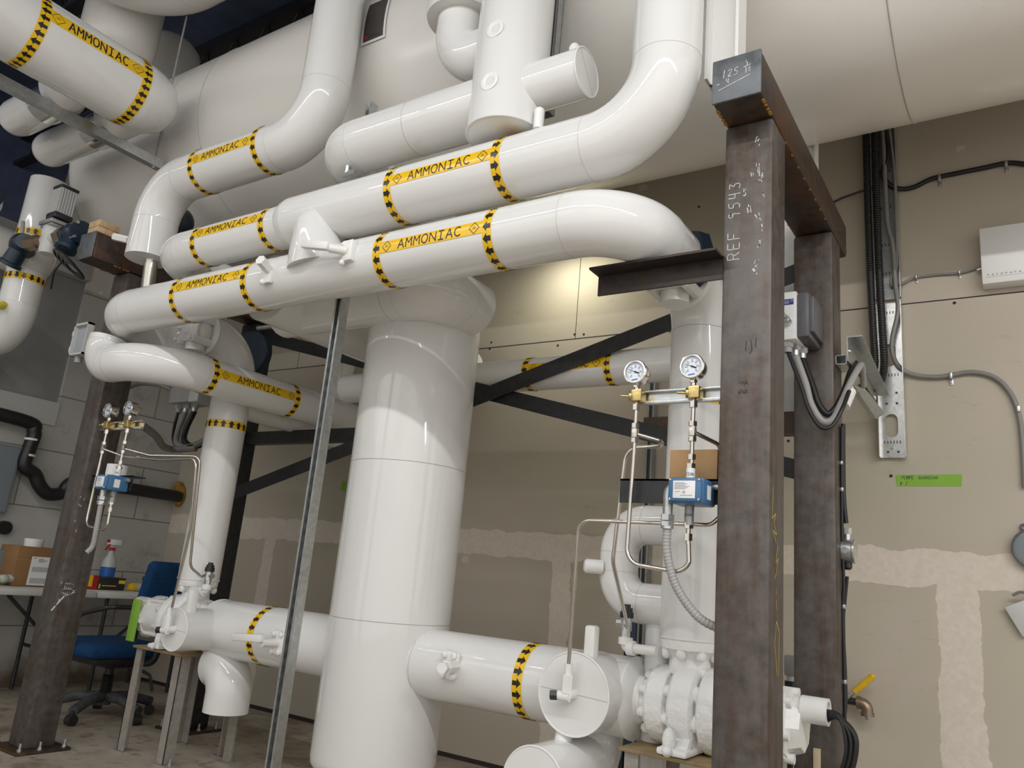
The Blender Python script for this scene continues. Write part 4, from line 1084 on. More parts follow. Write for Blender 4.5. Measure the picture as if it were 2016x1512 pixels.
def corrug(path, r, name, mat, label, cat, group=None, pitch=.009):
    pts = smooth_path(path, 10)
    out, d = [pts[0]], 0
    dense, rr = [], []
    for a, b in zip(pts[:-1], pts[1:]):
        L = (b - a).length
        k = max(1, int(L / (pitch / 4)))
        for i in range(k): dense.append(a + (b - a) * i / k)
    rr = [r * (1 + .07 * math.sin(2 * PI * i / 4)) for i in range(len(dense))]
    return tag(build(name, MB().sweep(dense, r, 14, True, True, rr), mat, sharp=80), label, cat, group)
corrug([(ex, 2.20, 1.195), (ex + .003, 2.20, 1.12), (ex + .03, 2.21, 1.03), (ex + .085, 2.23, .955), (ex + .14, 2.25, .925), (ex + .20, 2.27, .91)], .0125, 'flexible_conduit', 'conduit_pale', 'grey flexible conduit curving from right blue switch behind the near column', 'conduit')
corrug([(ex2, 2.175, 1.195), (ex2 - .002, 2.18, 1.08), (ex2 - .02, 2.19, .99), (ex2 - .03, 2.17, .95)], .0125, 'flexible_conduit', 'conduit_pale', 'grey flexible conduit hanging from the left blue switch', 'conduit')
def steel_tube(pts, bend, label, r=.0064):
    return tag(build('sensing_tube', MB().tube(pts, r, bend, 12, 7), 'stainless'), label, 'tube', 'stainless sensing tubes')
steel_tube([(-1.02, 2.225, 1.482), (-0.925, 2.30, 1.46), (-1.09, 2.30, 1.452), (-1.125, 2.32, 1.09), (-1.155, 2.53, .880), (-1.20, 2.60, .890)], [.02, .05, .05, .03, .02], 'thin stainless tube dropping from left gauge tee to the right pump tapping')
steel_tube([(-0.832, 2.225, 1.482), (-0.775, 2.29, 1.455), (-0.762, 2.30, 1.25), (-0.80, 2.30, 1.215), (-1.245, 2.30, 1.215), (-1.278, 2.355, .76)], [.02, .05, .04, .04, .05], 'thin stainless tube running left below the blue switch down to right drum')
steel_tube([(-4.002, 2.195, 1.478), (-3.90, 2.24, 1.45), (-3.55, 2.24, 1.425), (-3.265, 2.24, 1.43), (-3.30, 2.30, 1.10), (-3.432, 2.372, .742)], [.02, .03, .04, .06, .04], 'thin stainless tube from left gauges bending down to the left drum')
steel_tube([(-3.818, 2.195, 1.478), (-3.75, 2.30, 1.46), (-3.50, 2.42, 1.475), (-3.535, 2.50, .93), (-3.535, 2.575, .885), (-3.56, 2.61, .893)], [.02, .04, .06, .03, .02], 'thin stainless tube from left gauges bending down to the left pump tapping')
tag(build('carton', MB().bb((-0.922, 2.262, 1.3465), (-0.772, 2.345, 1.437), .002), 'cardboard'), 'plain tan cardboard carton resting on the right switch shelf', 'box')
tag(build('paper_roll', MB().cyl((-3.955, 2.262, 1.347), (-3.955, 2.262, 1.405), .05, 32), 'paper'), 'white paper roll standing on the left switch shelf', 'roll')

# ------------------------------------------------------------------ left background: pipes and valves
lv = pipe('insulated_pipe', 'white vertical pipe at far left ending in an elbow, arrow bands pointing down', 'pipe',
          [(-5.16, 2.11, 3.22), (-5.16, 2.11, 2.19), (-5.85, 2.11, 2.19)], .11, .19, 'insulated ammonia pipes')
arrow_ring_z(lv, -5.16, 2.11, .11, 2.545, -1)
arrow_ring_z(lv, -5.16, 2.11, .11, 2.84, 1)
build('tee_sleeve', MB().lathe([(0, .1105), (.02, .125), (.12, .13), (.15, .1105)], (-5.16, 2.11, 2.60), ZA, 48, False), 'white_jacket', lv)
build('probe_plug', MB().cyl((-5.11, 2.01, 2.345), (-5.06, 1.93, 2.29), .024, 14).cyl((-5.07, 1.95, 2.30), (-5.05, 1.915, 2.275), .018, 12), 'yellow_plug', lv)
pipe('insulated_pipe', 'white pipe bulging in at the left edge above the black hose', 'pipe', [(-5.62, 1.60, 3.4), (-5.62, 1.60, 2.85), (-5.62, 2.4, 2.85)], .14, .2, 'insulated ammonia pipes')
ph = thing('insulated_pipe', 'white pipe stub with blue valve at left edge under the branch pipes', 'pipe', (-5.5, 1.85, 2.95), 'insulated ammonia pipes')
build('straight_jacket', MB().cyl((-5.90, 1.86, 3.02), (-5.36, 1.86, 3.02), .10, 40), 'white_jacket', ph)
bvh = thing('globe_valve', 'dark blue valve at the left edge under the branch pipes', 'valve', (-5.28, 1.86, 2.92))
build('body', MB().ball((-5.27, 1.84, 3.02), .085, 20, (1, .9, .9)).cyl((-5.36, 1.85, 3.02), (-5.18, 1.85, 3.02), .05, 20), 'navy', bvh)
build('bonnet', MB().lathe([(0, .075), (.03, .075), (.03, .04), (.08, .035)], (-5.25, 1.80, 2.99), (.3, -.5, -.4), 14), 'navy', bvh)
build('handle', MB().tube([(-5.28, 1.84, 3.07), (-5.33, 1.80, 3.13), (-5.36, 1.79, 3.09)], .012, .02, 10), 'navy', bvh)
bv = thing('globe_valve', 'dark blue strainer valve on the far left vertical pipe', 'valve', (-4.98, 1.98, 2.6))
build('body', MB().ball((-4.985, 1.97, 2.70), .07, 20, (1.1, .9, 1)).cyl((-5.06, 2.04, 2.70), (-4.90, 1.95, 2.70), .048, 20), 'navy', bv)
build('strainer_leg', MB().lathe([(0, .05), (.10, .055), (.105, .065), (.125, .065), (.13, .03)], (-4.985, 1.97, 2.68), (-.35, -.1, -.8), 20), 'navy', bv)
build('bronze_union', MB().hexa((-4.90, 1.97, 2.69), (-4.80, 1.985, 2.69), .045).cyl((-4.93, 1.97, 2.69), (-4.75, 1.99, 2.69), .033, 18), 'bronze', bv)
build('spindle', MB().cyl((-5.0, 1.97, 2.75), (-5.04, 1.97, 2.86), .012, 10), 'grey_plastic', bv)
cv = thing('control_valve', 'motorised control valve with grey finned actuator and black caps, upper left', 'valve', (-4.68, 2.0, 2.6))
build('body', MB().lathe([(0, .045), (.02, .052), (.09, .05), (.12, .06), (.16, .055), (.17, .045)], (-4.69, 2.0, 2.60), ZA, 24).cyl((-4.76, 2.0, 2.69), (-4.60, 2.0, 2.69), .04, 20), 'light_grey', cv)
build('flange', MB().box((-4.685, 2.0, 2.785), (.15, .12, .022), .004).box((-4.685, 2.0, 2.765), (.13, .10, .012), .003), 'galvanised_dull', cv)
ac = build('actuator', MB().box((-4.655, 2.0, 2.915), (.095, .095, .165), .006), 'grey_plastic', cv)
fn_ = MB()
for k in range(6):
    fn_.bb((-4.70 + .008 + k * .0155, 1.948, 2.84), (-4.70 + .014 + k * .0155, 1.953, 2.99)).bb((-4.6075, 1.958 + k * .0155, 2.84), (-4.6025, 1.964 + k * .0155, 2.99))
build('fins', fn_, 'light_grey', ac)
for z, h in ((3.005, .02), (2.822, .035)): build('end_cap', MB().box((-4.655, 2.0, z), (.105, .105, h), .006), 'black_plastic', ac)
build('bronze_union', MB().hexa((-4.60, 2.0, 2.69), (-4.535, 2.0, 2.69), .05), 'bronze', cv)
sv = thing('shutoff_valve', 'dark blue flanged shutoff valve with bright bolts, left of the beam end', 'valve', (-4.4, 2.0, 2.55))
build('body', MB().lathe([(0, .05), (.012, .068), (.03, .068), (.035, .052), (.12, .052), (.125, .068), (.15, .068)], (-4.49, 2.0, 2.675), XA, 20).ball((-4.41, 1.99, 2.675), .062, 18), 'navy', sv)
bo = build('bonnet', MB().lathe([(0, .045), (.04, .048), (.07, .052), (.07, .058), (.09, .058), (.10, .04)], (-4.41, 1.985, 2.65), (0, -.25, -.95), 24), 'navy', sv)
for k in range(4):
    a = PI / 4 + k * PI / 2
    build('bolt', MB().hexa((-4.515, 2.0 + .060 * math.cos(a), 2.675 + .060 * math.sin(a)), (-4.325, 2.0 + .060 * math.cos(a), 2.675 + .060 * math.sin(a)), .009), 'galvanised', sv)
rc = MB()
for k in range(4): rc.ring((-4.40 + .006 * k, 1.98 + .015 * k, 2.50 - .012 * k), (.25, .5, .85), .085 - .008 * k, .007, 36, 6)
rc.tube([(-4.41, 1.97, 2.57), (-4.45, 1.98, 2.51), (-4.56, 2.0, 2.47), (-4.66, 2.05, 2.40)], .005, .03, 8)
tag(build('cable_coil', rc, 'black_rubber'), 'small loops of black cable hanging under the blue shutoff valve', 'cable')
nv = thing('globe_valve', 'dark blue valve with grey spindle behind the white stub over the beam', 'valve', (-4.0, 2.25, 2.6))
build('body', MB().ball((-4.02, 2.36, 2.84), .08, 20, (1, 1, 1.1)).cyl((-4.02, 2.36, 2.84), (-4.06, 2.36, 2.66), .055, 20), 'navy', nv)
build('gland', MB().hexa((-4.06, 2.33, 2.92), (-4.10, 2.30, 3.0), .05), 'navy', nv)
build('spindle', MB().cyl((-4.10, 2.30, 3.0), (-4.14, 2.27, 3.08), .022, 8), 'grey_plastic', nv)
# dark blue flange parts glimpsed behind the left valve and the right elbow
bf = thing('blue_flange', 'dark blue flange partly hidden behind left riser elbow', 'valve', (-3.55, 2.95, 1.95))
build('body', MB().lathe([(0, .10), (0, .14), (.03, .145), (.05, .14), (.05, .08)], (-3.93, 2.95, 2.20), (.2, -1, 0), 40), 'navy', bf)
build('bolt', MB().cyl((-3.80, 2.85, 2.33), (-3.68, 2.87, 2.335), .014, 10), 'galvanised', bf)
bf = thing('blue_flange', 'dark blue octagonal valve cap behind the lowest run right elbow', 'valve', (-0.93, 2.45, 2.05))
build('body', MB().lathe([(0, .06), (0, .115), (.045, .115), (.06, .06)], (-0.97, 2.44, 2.15), (.55, .8, 0), 8), 'navy', bf)
yb = thing('riser_pipe', 'far white vertical pipe with arrow band glimpsed under the wide pipe', 'pipe', (-3.86, 3.62, 1.75))
build('jacket', MB().cyl((-3.86, 3.62, 1.75), (-3.86, 3.62, 3.35), .085, 32), 'white_jacket', yb)
arrow_ring_z(yb, -3.86, 3.62, .085, (-4.410, 3.550, 2.368)[2], 1)
o = build('pipe_stub', MB().lathe([(0, .01), (.02, .06), (.06, .095), (.12, .11), (.9, .11)], (-3.86, 3.05, 2.51), XA, 36), 'white_jacket')
tag(o, 'white round pipe end peeping out under the lowest run beside dark blue flange', 'pipe')
# junction box with conduits on the left rear
jb = thing('junction_box', 'grey junction box with three conduits below, behind the left riser', 'box', (-4.68, 3.05, 1.93))
build('body', MB().bb((-4.80, 3.00, 1.955), (-4.56, 3.16, 2.14), .006), 'grey_plastic', jb)
build('lid', MB().bb((-4.57, 2.99, 1.95), (-4.47, 3.16, 2.13), .005), 'light_grey', jb)
build('bracket', MB().bb((-4.50, 3.165, 1.80), (-4.26, 3.175, 2.05)), 'galvanised_dull', jb)
for k, x in enumerate((-4.76, -4.68, -4.585)):
    build('gland', MB().hexa((x, 3.06, 1.955), (x, 3.06, 1.925), .026).cyl((x, 3.06, 1.93), (x, 3.06, 1.90), .020, 14), 'galvanised' if k else 'grey_plastic', jb)
build('gland', MB().hexa((-4.80, 3.06, 2.06), (-4.86, 3.05, 2.065), .028), 'galvanised', jb)
def cable(pts, r, mat, label, cat='cable', group=None, name='cable'):
    return tag(build(name, MB().sweep(smooth_path(pts, 8), r, 10), mat), label, cat, group)
cable([(-4.76, 3.06, 1.90), (-4.74, 3.04, 1.80), (-4.66, 3.0, 1.70), (-4.55, 2.98, 1.645), (-4.40, 2.98, 1.66), (-4.2, 3.0, 1.73)], .010, 'black_rubber', 'thin black cable looping down from the left junction box', 'cable')
cable([(-4.68, 3.06, 1.90), (-4.67, 3.03, 1.78), (-4.60, 2.99, 1.68), (-4.48, 2.99, 1.645), (-4.30, 2.99, 1.69)], .020, 'conduit_grey', 'grey conduit looping down from the middle of the left junction box', 'conduit', None, 'conduit')
cable([(-4.585, 3.06, 1.90), (-4.59, 3.03, 1.78), (-4.55, 3.01, 1.69), (-4.42, 3.02, 1.66), (-4.22, 3.04, 1.77)], .020, 'black_rubber', 'thick black conduit looping down from left junction box, right of three', 'conduit', None, 'conduit')
cable([(-4.09, 2.42, 1.66), (-4.25, 2.62, 1.64), (-4.45, 2.80, 1.62), (-4.55, 2.94, 1.625), (-4.40, 3.0, 1.64)], .022, 'conduit_grey', 'grey conduit sagging from left front column to the junction box loop', 'conduit', None, 'conduit')
cable([(-4.86, 3.05, 2.065), (-4.94, 2.98, 2.09), (-5.0, 2.88, 2.07), (-4.98, 2.75, 1.98)], .018, 'conduit_grey', 'grey conduit entering the side of the left junction box', 'conduit', None, 'conduit')
M['cover_grey'] = plain('cover_grey', (0.36, 0.38, 0.41), 0.4)
lb = thing('enclosure_cover', 'open grey plastic enclosure cover on the side of left front column', 'cover', (-4.33, 2.13, 1.98))
build('panel', MB().bb((-4.395, 2.125, 2.0), (-4.265, 2.135, 2.165), .002), 'cover_grey', lb)
build('frame', MB().bb((-4.402, 2.105, 1.992), (-4.392, 2.14, 2.175)).bb((-4.268, 2.105, 1.992), (-4.260, 2.14, 2.175)).bb((-4.402, 2.105, 1.992), (-4.260, 2.14, 2.002)).bb((-4.402, 2.105, 2.163), (-4.260, 2.14, 2.175)), 'light_grey', lb)
for z in (2.03, 2.12): build('latch', MB().box((-4.405, 2.12, z), (.016, .03, .03), .004), 'white_plastic', lb)
build('gland', MB().cyl((-4.35, 2.14, 1.99), (-4.35, 2.14, 1.955), .02, 14), 'grey_plastic', lb)

# ------------------------------------------------------------------ left wall things
pn = thing('electrical_panel', 'grey painted electrical panel on the left wall under the black hose', 'panel', (-5.87, 2.1, 1.13))
build('body', MB().bb((-5.905, 1.55, 1.14), (-5.80, 2.62, 1.60), .006), 'paint_grey', pn)
build('door', MB().bb((-5.80, 1.56, 1.15), (-5.79, 2.605, 1.59), .004), 'paint_grey', pn)
hp = [(-5.80, 1.9, 1.80), (-5.80, 2.58, 1.78), (-5.80, 2.67, 1.72), (-5.80, 2.665, 1.60), (-5.80, 2.66, 1.48), (-5.80, 2.74, 1.43), (-5.80, 2.79, 1.36), (-5.80, 2.86, 1.31), (-5.80, 2.95, 1.33), (-5.80, 2.99, 1.40), (-5.80, 3.08, 1.43), (-5.80, 3.4, 1.432), (-5.80, 3.89, 1.43)]
bh = thing('insulated_hose', 'black insulated drain hose with white ties and a trap on left wall', 'hose', (-5.80, 2.7, 1.26))
build('sleeve', MB().sweep(smooth_path(hp, 8), .046, 18), 'black_rubber', bh)
for z in (1.655, 1.545): build('white_tie', MB().cyl((-5.80, 2.667, z), (-5.80, 2.667, z + .014), .0475, 20), 'paper', bh)
tag(build('foam_patch', MB().ball((-5.82, 3.90, 1.44), .07, 16, (.8, .7, 1.3)).ball((-5.84, 3.885, 1.50), .05, 12, (.8, .6, 1.2)), 'foam_rust'), 'rust brown foam patch where the black hose enters the corner wall', 'foam')
tag(build('pipe_stub', MB().cyl((-5.94, 2.665, 1.055), (-5.86, 2.665, 1.05), .045, 18), 'black_rubber'), 'short black pipe stub in a broken hole under the grey panel', 'pipe')
# folding tables
def table(y0, y1, label):
    t = thing('folding_table', label, 'table', (-5.52, (y0 + y1) / 2, 0), 'white folding tables')
    build('table_top', MB().bb((-5.86, y0, .652), (-5.20, y1, .695), .010), 'table_white', t)
    for y, s in ((y0 + .12, 1), (y1 - .12, -1)):
        for x in (-5.78, -5.28):
            build('leg', MB().tube([(x, y, .655), (x, y, .012)], .013, .01, 10), 'dark_steel', t)
        build('leg_brace', MB().cyl((-5.27, y, .30), (-5.27, y + s * .40, .65), .011, 10), 'dark_steel', t)
        build('cross_bar', MB().cyl((-5.78, y, .3), (-5.28, y, .3), .011, 10), 'dark_steel', t)
    return t
table(1.55, 3.022, 'white folding table by the left wall with the cardboard box on it')
table(3.026, 3.85, 'white folding table nearer the corner with tools on it')
cb = thing('cardboard_box', 'brown cardboard box with white shipping label on the folding table', 'box', (-5.5, 2.70, .695))
build('carton', MB().bb((-5.66, 2.575, .697), (-5.42, 2.84, .945), .003), 'cardboard_brown', cb)
build('tape_seam', MB().bb((-5.42, 2.575, .86), (-5.4194, 2.84, .862)), 'cardboard', cb)
lb_ = build('shipping_label', MB().bb((-5.4197, 2.665, .705), (-5.4188, 2.80, .885)), 'paper', cb)
f = flat_fn((-5.4183, 2.665, .705), YA, ZA)
ss = MB()
for y0_, z0_, z1_ in ((.018, .085, .115), (.018, .012, .045)):
    for i in range(24): ss.strokes([[(y0_ + i * .0042, z0_), (y0_ + i * .0042, z1_)]], f, .0010 + .0014 * (i % 3 == 0))
ss.strokes([[(.045, .165), (.075, .165)], [(.045, .157), (.10, .157)], [(.045, .149), (.08, .149)], [(.01, .17), (.03, .17)]], f, .003)
build('barcode', ss, 'ink', lb_)
tag(build('paper_roll', MB().lathe([(0, .055), (.05, .06), (.052, .02)], (-5.53, 2.71, .945), ZA, 28), 'paper'), 'white paper cup upside down on the brown cardboard box', 'roll')
tag(build('metal_case', MB().bb((-5.80, 2.30, .697), (-5.60, 2.60, .91), .006).ball((-5.62, 2.59, .915), .012, 10), 'paint_grey'), 'grey metal case at the left edge behind the cardboard box', 'box')
rg = MB()
for k in range(6): rg.ball((-5.42 + random.uniform(-.03, .03), 2.44 + k * .025, .72 + random.uniform(0, .02)), .035, 12, (1, 1.1, .75))
tag(build('rag', rg, 'rag'), 'crumpled pale rag at the left edge of the folding table', 'rag')
rb = thing('tool_box', 'red and yellow printed box beside the column on the folding table', 'box', (-5.4, 3.07, .695))
build('carton', MB().bb((-5.46, 3.035, .697), (-5.40, 3.125, .790), .002), 'red', rb)
build('yellow_print', MB().bb((-5.3999, 3.035, .715), (-5.3990, 3.085, .790)), 'label_yellow', rb)
bb_ = thing('tool_box', 'black and yellow tool box in front of the spray bottle', 'box', (-5.42, 3.22, .695))
build('case', MB().bb((-5.50, 3.125, .697), (-5.40, 3.325, .782), .004), 'black_plastic', bb_)
build('yellow_stripe', MB().bb((-5.3999, 3.155, .722), (-5.3990, 3.26, .727)).bb((-5.3999, 3.135, .704), (-5.3990, 3.145, .735)).bb((-5.3999, 3.275, .742), (-5.3990, 3.322, .765)), 'label_yellow', bb_)
build('flap', MB().prism([(-5.40, 3.26, .78), (-5.40, 3.335, .775), (-5.48, 3.335, .775), (-5.48, 3.26, .78)], (0, 0, .003)), 'bronze', bb_)
sbx = -5.56
sb = thing('spray_bottle', 'spray bottle with red trigger and blue label behind the black tool box', 'bottle', (sbx, 3.27, .695))
build('bottle', MB().lathe([(0, .046), (.012, .05), (.17, .05), (.20, .042), (.235, .022), (.27, .018)], (sbx, 3.27, .697), ZA, 28), 'bottle_clear', sb)
build('label', MB().lathe([(.04, .0505), (.15, .0505)], (sbx, 3.27, .697), ZA, 28, False), 'blue_print', sb)
build('collar', MB().cyl((sbx, 3.27, .962), (sbx, 3.27, .985), .022, 18), 'red', sb)
build('spray_head', MB().box((sbx + .02, 3.268, 1.02), (.045, .095, .045), .012).cyl((sbx, 3.27, .98), (sbx, 3.27, 1.0), .018, 14), 'paper', sb)
build('trigger', MB().tube([(sbx + .03, 3.235, 1.01), (sbx + .04, 3.21, .985), (sbx + .045, 3.195, .965)], .007, .01, 8).box((sbx + .03, 3.215, 1.028), (.02, .02, .022), .004), 'red', sb)
for k, (y, lab) in enumerate(((3.42, 'yellow tipped white tube lying on the table right of the tool box'), (3.60, 'yellow and black hand tool lying nearest the blue chair back'))):
    tb = thing('hand_tool', lab, 'tool', (-5.40, y, .695))
    build('barrel', MB().cyl((-5.40, y - .02, .725), (-5.40, y + .07, .728), .028, 20), 'bottle_clear', tb)
    build('nose', MB().lathe([(0, .018), (.03, .030), (.05, .028)], (-5.40, y - .07, .724), YA, 18), 'yellow_grip', tb)
    if k: build('grip', MB().box((-5.40, y + .09, .728), (.06, .06, .055), .006), 'yellow_grip', tb)
    build('cord', MB().tube([(-5.40, y + .05, .74), (-5.41, y + .04, .78), (-5.40, y + .03, .80)], .004, .01, 6), 'black_rubber', tb)
# office chair
ch = thing('office_chair', 'blue fabric office chair with black five star base behind the left column', 'chair', (-4.72, 2.90, 0))
build('seat', MB().box((-4.72, 2.86, .405), (.47, .46, .09), .045, None, 5), 'chair_blue', ch)
build('seat_pan', MB().box((-4.72, 2.88, .345), (.38, .36, .05), .02).box((-4.70, 2.92, .325), (.26, .22, .06), .02), 'black_plastic', ch)
gl = build('gas_lift', MB().cyl((-4.72, 2.92, .16), (-4.72, 2.92, .33), .026, 20), 'black_plastic', ch)
bl2 = MB()
for k in range(8): bl2.lathe([(0, .030), (.007, .036), (.014, .030)], (-4.72, 2.92, .135 + k * .014), ZA, 22)
build('bellows', bl2, 'black_rubber', gl)
bs = build('base', MB().lathe([(0, .04), (.05, .045), (.06, .03)], (-4.72, 2.92, .075), ZA, 20), 'chair_base', ch)
for k in range(5):
    a = R(-62 + 72 * k)
    ex_, ey_ = -4.72 + .29 * math.cos(a), 2.92 + .29 * math.sin(a)
    lgm = build('base_arm', MB().sweep(smooth_path([(-4.72, 2.92, .115), (-4.72 + .13 * math.cos(a), 2.92 + .13 * math.sin(a), .118), (ex_, ey_, .078)], 5), .028, 14, True, True, None), 'chair_base', ch)
    ca, sa = math.cos(a + 1.2), math.sin(a + 1.2)
    build('caster', MB().cyl((ex_ - .022 * ca, ey_ - .022 * sa, .030), (ex_ + .022 * ca, ey_ + .022 * sa, .030), .030, 22).cyl((ex_, ey_, .03), (ex_, ey_, .08), .010, 10), 'black_plastic', lgm)
build('backrest', MB().box((-4.41, 3.02, .745), (.075, .40, .38), .035, Matrix.Rotation(R(14), 3, 'Y'), 5), 'chair_blue', ch)
build('back_bar', MB().tube([(-4.60, 2.95, .33), (-4.42, 3.0, .34), (-4.38, 3.02, .62)], .02, .06, 10), 'black_plastic', ch)
build('armrest', MB().tube([(-4.66, 2.62, .39), (-4.62, 2.60, .60), (-4.42, 2.66, .66), (-4.40, 2.84, .66)], .014, .06, 10), 'black_plastic', ch)
build('lever', MB().tube([(-4.62, 2.98, .31), (-4.52, 3.06, .26), (-4.50, 3.08, .17)], .009, .03, 8), 'black_plastic', ch)

# ------------------------------------------------------------------ right wall: tray, conduits, boxes
YT = 3.885
tr_ = thing('cable_tray', 'bright perforated aluminium cable tray end on the right part of the back wall', 'tray', (-0.505, 3.9, 1.69))
tx0, tx1 = -0.560, -0.455
def tray_plate(mb, z0, z1, holes):
    """flat plate with round-ended openings, built as strips round each opening"""
    zc = z0
    for hz0, hz1, hx0, hx1 in holes:
        mb.bb((tx0, YT + .012, zc), (tx1, YT + .015, hz0)).bb((tx0, YT + .012, hz0), (hx0, YT + .015, hz1)).bb((hx1, YT + .012, hz0), (tx1, YT + .015, hz1))
        r = (hx1 - hx0) / 2
        cx = (hx0 + hx1) / 2
        for s, zz_ in ((1, hz1 - r), (-1, hz0 + r)):
            for q in (-1, 1):
                pts = [(cx + q * r, YT + .012, zz_ + s * r)] + [(cx + q * r * math.cos(R(a)), YT + .012, zz_ + s * r * math.sin(R(a))) for a in range(0, 91, 15)]
                mb.prism(pts, (0, .003, 0))
        zc = hz1
    mb.bb((tx0, YT + .012, zc), (tx1, YT + .015, z1))
pl = MB()
tray_plate(pl, 1.70, 2.45, [(1.795, 1.905, -.540, -.485), (2.135, 2.245, -.540, -.485)])
build('plate', pl, 'aluminium', tr_)
build('flange', MB().bb((tx0 - .003, YT - .03, 1.70), (tx0, YT + .015, 2.45)).bb((tx1, YT - .03, 1.70), (tx1 + .003, YT + .015, 2.45)), 'aluminium', tr_)
so = MB()
for z in (1.765, 2.085, 2.395):
    for k in range(6): so.bb((-.545 + k * .013, YT + .0112, z), (-.541 + k * .013, YT + .0122, z + .014))
for z in (1.722, 1.95, 2.0):
    for x in (-.53, -.487): so.bb((x - .005, YT + .0112, z), (x + .005, YT + .0122, z + .010))
build('slots', so, 'ink', tr_)
build('bolt', MB().hexa((-.51, YT + .012, 1.747), (-.51, YT + .002, 1.747), .007), 'galvanised', tr_)
tu = thing('cable_tray', 'duller upper length of the vertical cable tray under the long vessel', 'tray', (-0.505, 3.9, 2.47))
build('plate', MB().bb((tx0, YT + .016, 2.47), (tx1, YT + .019, 3.45)), 'galvanised_dull', tu)
build('flange', MB().bb((tx0 - .003, YT - .012, 2.47), (tx0, YT + .019, 3.45)).bb((tx1, YT - .012, 2.47), (tx1 + .003, YT + .019, 3.45)), 'galvanised', tu)
so = MB()
for z in (2.6, 2.75, 2.95, 3.15):
    for k in range(5): so.bb((-.545 + k * .014, YT + .0152, z), (-.541 + k * .014, YT + .0162, z + .014))
build('slots', so, 'ink', tu)
for k, (x, lab) in enumerate(((-.584, 'black corrugated conduit beside the cable tray, left of the pair'), (-.544, 'black corrugated conduit lying on the cable tray, right of the pair'))):
    corrug([(x, 3.86, 3.5), (x, 3.86, 3.0), (x + .004, 3.855, 2.6), (x + .012, 3.845, 2.3), (x + .02, 3.80, 2.1), (x + .00, 3.70, 1.985), (x - .05, 3.60, 1.96)], .0165, 'flexible_conduit', 'black_rubber', lab, 'conduit', 'black corrugated conduits on the tray', .012)
cable([(-.505, 3.865, 3.5), (-.500, 3.865, 2.9), (-0.479, 3.865, 2.742), (-0.472, 3.865, 2.530), (-0.464, 3.860, 2.399), (-0.492, 3.860, 2.263), (-0.495, 3.865, 2.190), (-0.471, 3.885, 2.127), (-0.411, 3.900, 2.087), (-0.308, 3.905, 2.072), (-0.187, 3.905, 2.085), (-0.101, 3.905, 2.058), (-0.048, 3.905, 1.994), (-0.020, 3.905, 1.909), (-0.010, 3.905, 1.786), (-0.013, 3.905, 1.570)], .0105, 'conduit_grey', 'long grey cable leaving the cable tray and arching down the right wall', 'cable')
cable([(-.487, 3.872, 3.5), (-0.462, 3.872, 3.152), (-0.461, 3.872, 2.876), (-0.465, 3.872, 2.636), (-0.487, 3.872, 2.574), (-0.489, 3.880, 2.530), (-0.443, 3.900, 2.547), (-0.395, 3.910, 2.570), (-0.309, 3.910, 2.573), (-0.205, 3.910, 2.568), (-0.132, 3.910, 2.582)], .0065, 'conduit_grey', 'thin grey cable from the tray to the white wall panel', 'cable')
cable([(-.52, 3.868, 3.5), (-0.486, 3.868, 3.240), (-0.515, 3.868, 3.134), (-0.484, 3.880, 3.066), (-0.435, 3.900, 3.043), (-0.379, 3.905, 3.044), (-0.301, 3.905, 3.071), (-0.203, 3.905, 3.076), (-0.078, 3.905, 3.079), (0.013, 3.905, 3.081), (0.091, 3.905, 3.054)], .0115, 'black_rubber', 'black cable running right across the wall above the white panel', 'cable')
CL = [(-0.268, 3.905, 3.063), (0.005, 3.905, 3.077), (-0.263, 3.905, 2.073), (-0.016, 3.905, 1.907), (-0.386, 3.905, 2.569), (-0.207, 3.905, 2.566)]
CLL = ['cable clip on the black wall cable, left of two', 'cable clip on the black wall cable, right of two', 'cable clip on the arching grey cable at its crest', 'cable clip on the arching grey cable at the right edge', 'tiny clip on thin grey cable near the tray', 'tiny clip on thin grey cable near the white panel']
for q, lab in zip(CL, CLL):
    s = .6 if 'tiny' in lab else 1
    tag(build('cable_clip', MB().box((q[0], q[1] - .004, q[2]), (.014 * s, .028, .030 * s), .004).box((q[0], 3.917, q[2] - .026 * s), (.016 * s, .004, .028 * s), .0015).ball((q[0], 3.914, q[2] - .030 * s), .004 * s, 8), 'galvanised'), lab, 'clip', 'cable clips on the back wall')
wb = thing('wall_panel_box', 'white control panel on the back wall at the right edge', 'box', (-0.02, 3.87, 2.47))
build('case', MB().bb((-.118, 3.835, 2.470), (.16, 3.918, 2.742), .006), 'white_plastic', wb)
build('front_line', MB().bb((-.105, 3.8344, 2.500), (.15, 3.8352, 2.5015)), 'grey_plastic', wb)
f = flat_fn((-.105, 3.8346, 2.507), XA, ZA)
build('symbols', MB().strokes([arc(.012 + k * .017, .005, .003, .0035, 0, 360, 6) for k in range(0, 8, 2)] + [[(.026 + k * .017, .002), (.030 + k * .017, .008), (.034 + k * .017, .002), (.026 + k * .017, .002)] for k in range(0, 7, 2)], f, .0012), 'ink', wb)
build('cable_gland', MB().cyl((-.118, 3.89, 2.567), (-.137, 3.89, 2.562), .009, 12), 'galvanised', wb)
gt = thing('masking_tape', 'strip of green tape with handwriting on the drywall', 'tape', (-.372, 3.919, 1.573))
build('strip', MB().prism([(-.504, 3.9195, 1.624), (-.240, 3.9195, 1.628), (-.245, 3.9195, 1.575), (-.501, 3.9195, 1.573)], (0, -.0012, 0)), 'green_tape', gt)
f = flat_fn((-.49, 3.9178, 1.602), XA, ZA)
build('handwriting', MB().strokes(text_lines('PUMPE', .010, .002, .016, .8, .8, .15) + text_lines('GUARDIAN', .078, .004, .012, .85, .95, .25) + text_lines('# 2', .002, -.024, .015, .9, .8, .2), f, .0017), 'ink', gt)
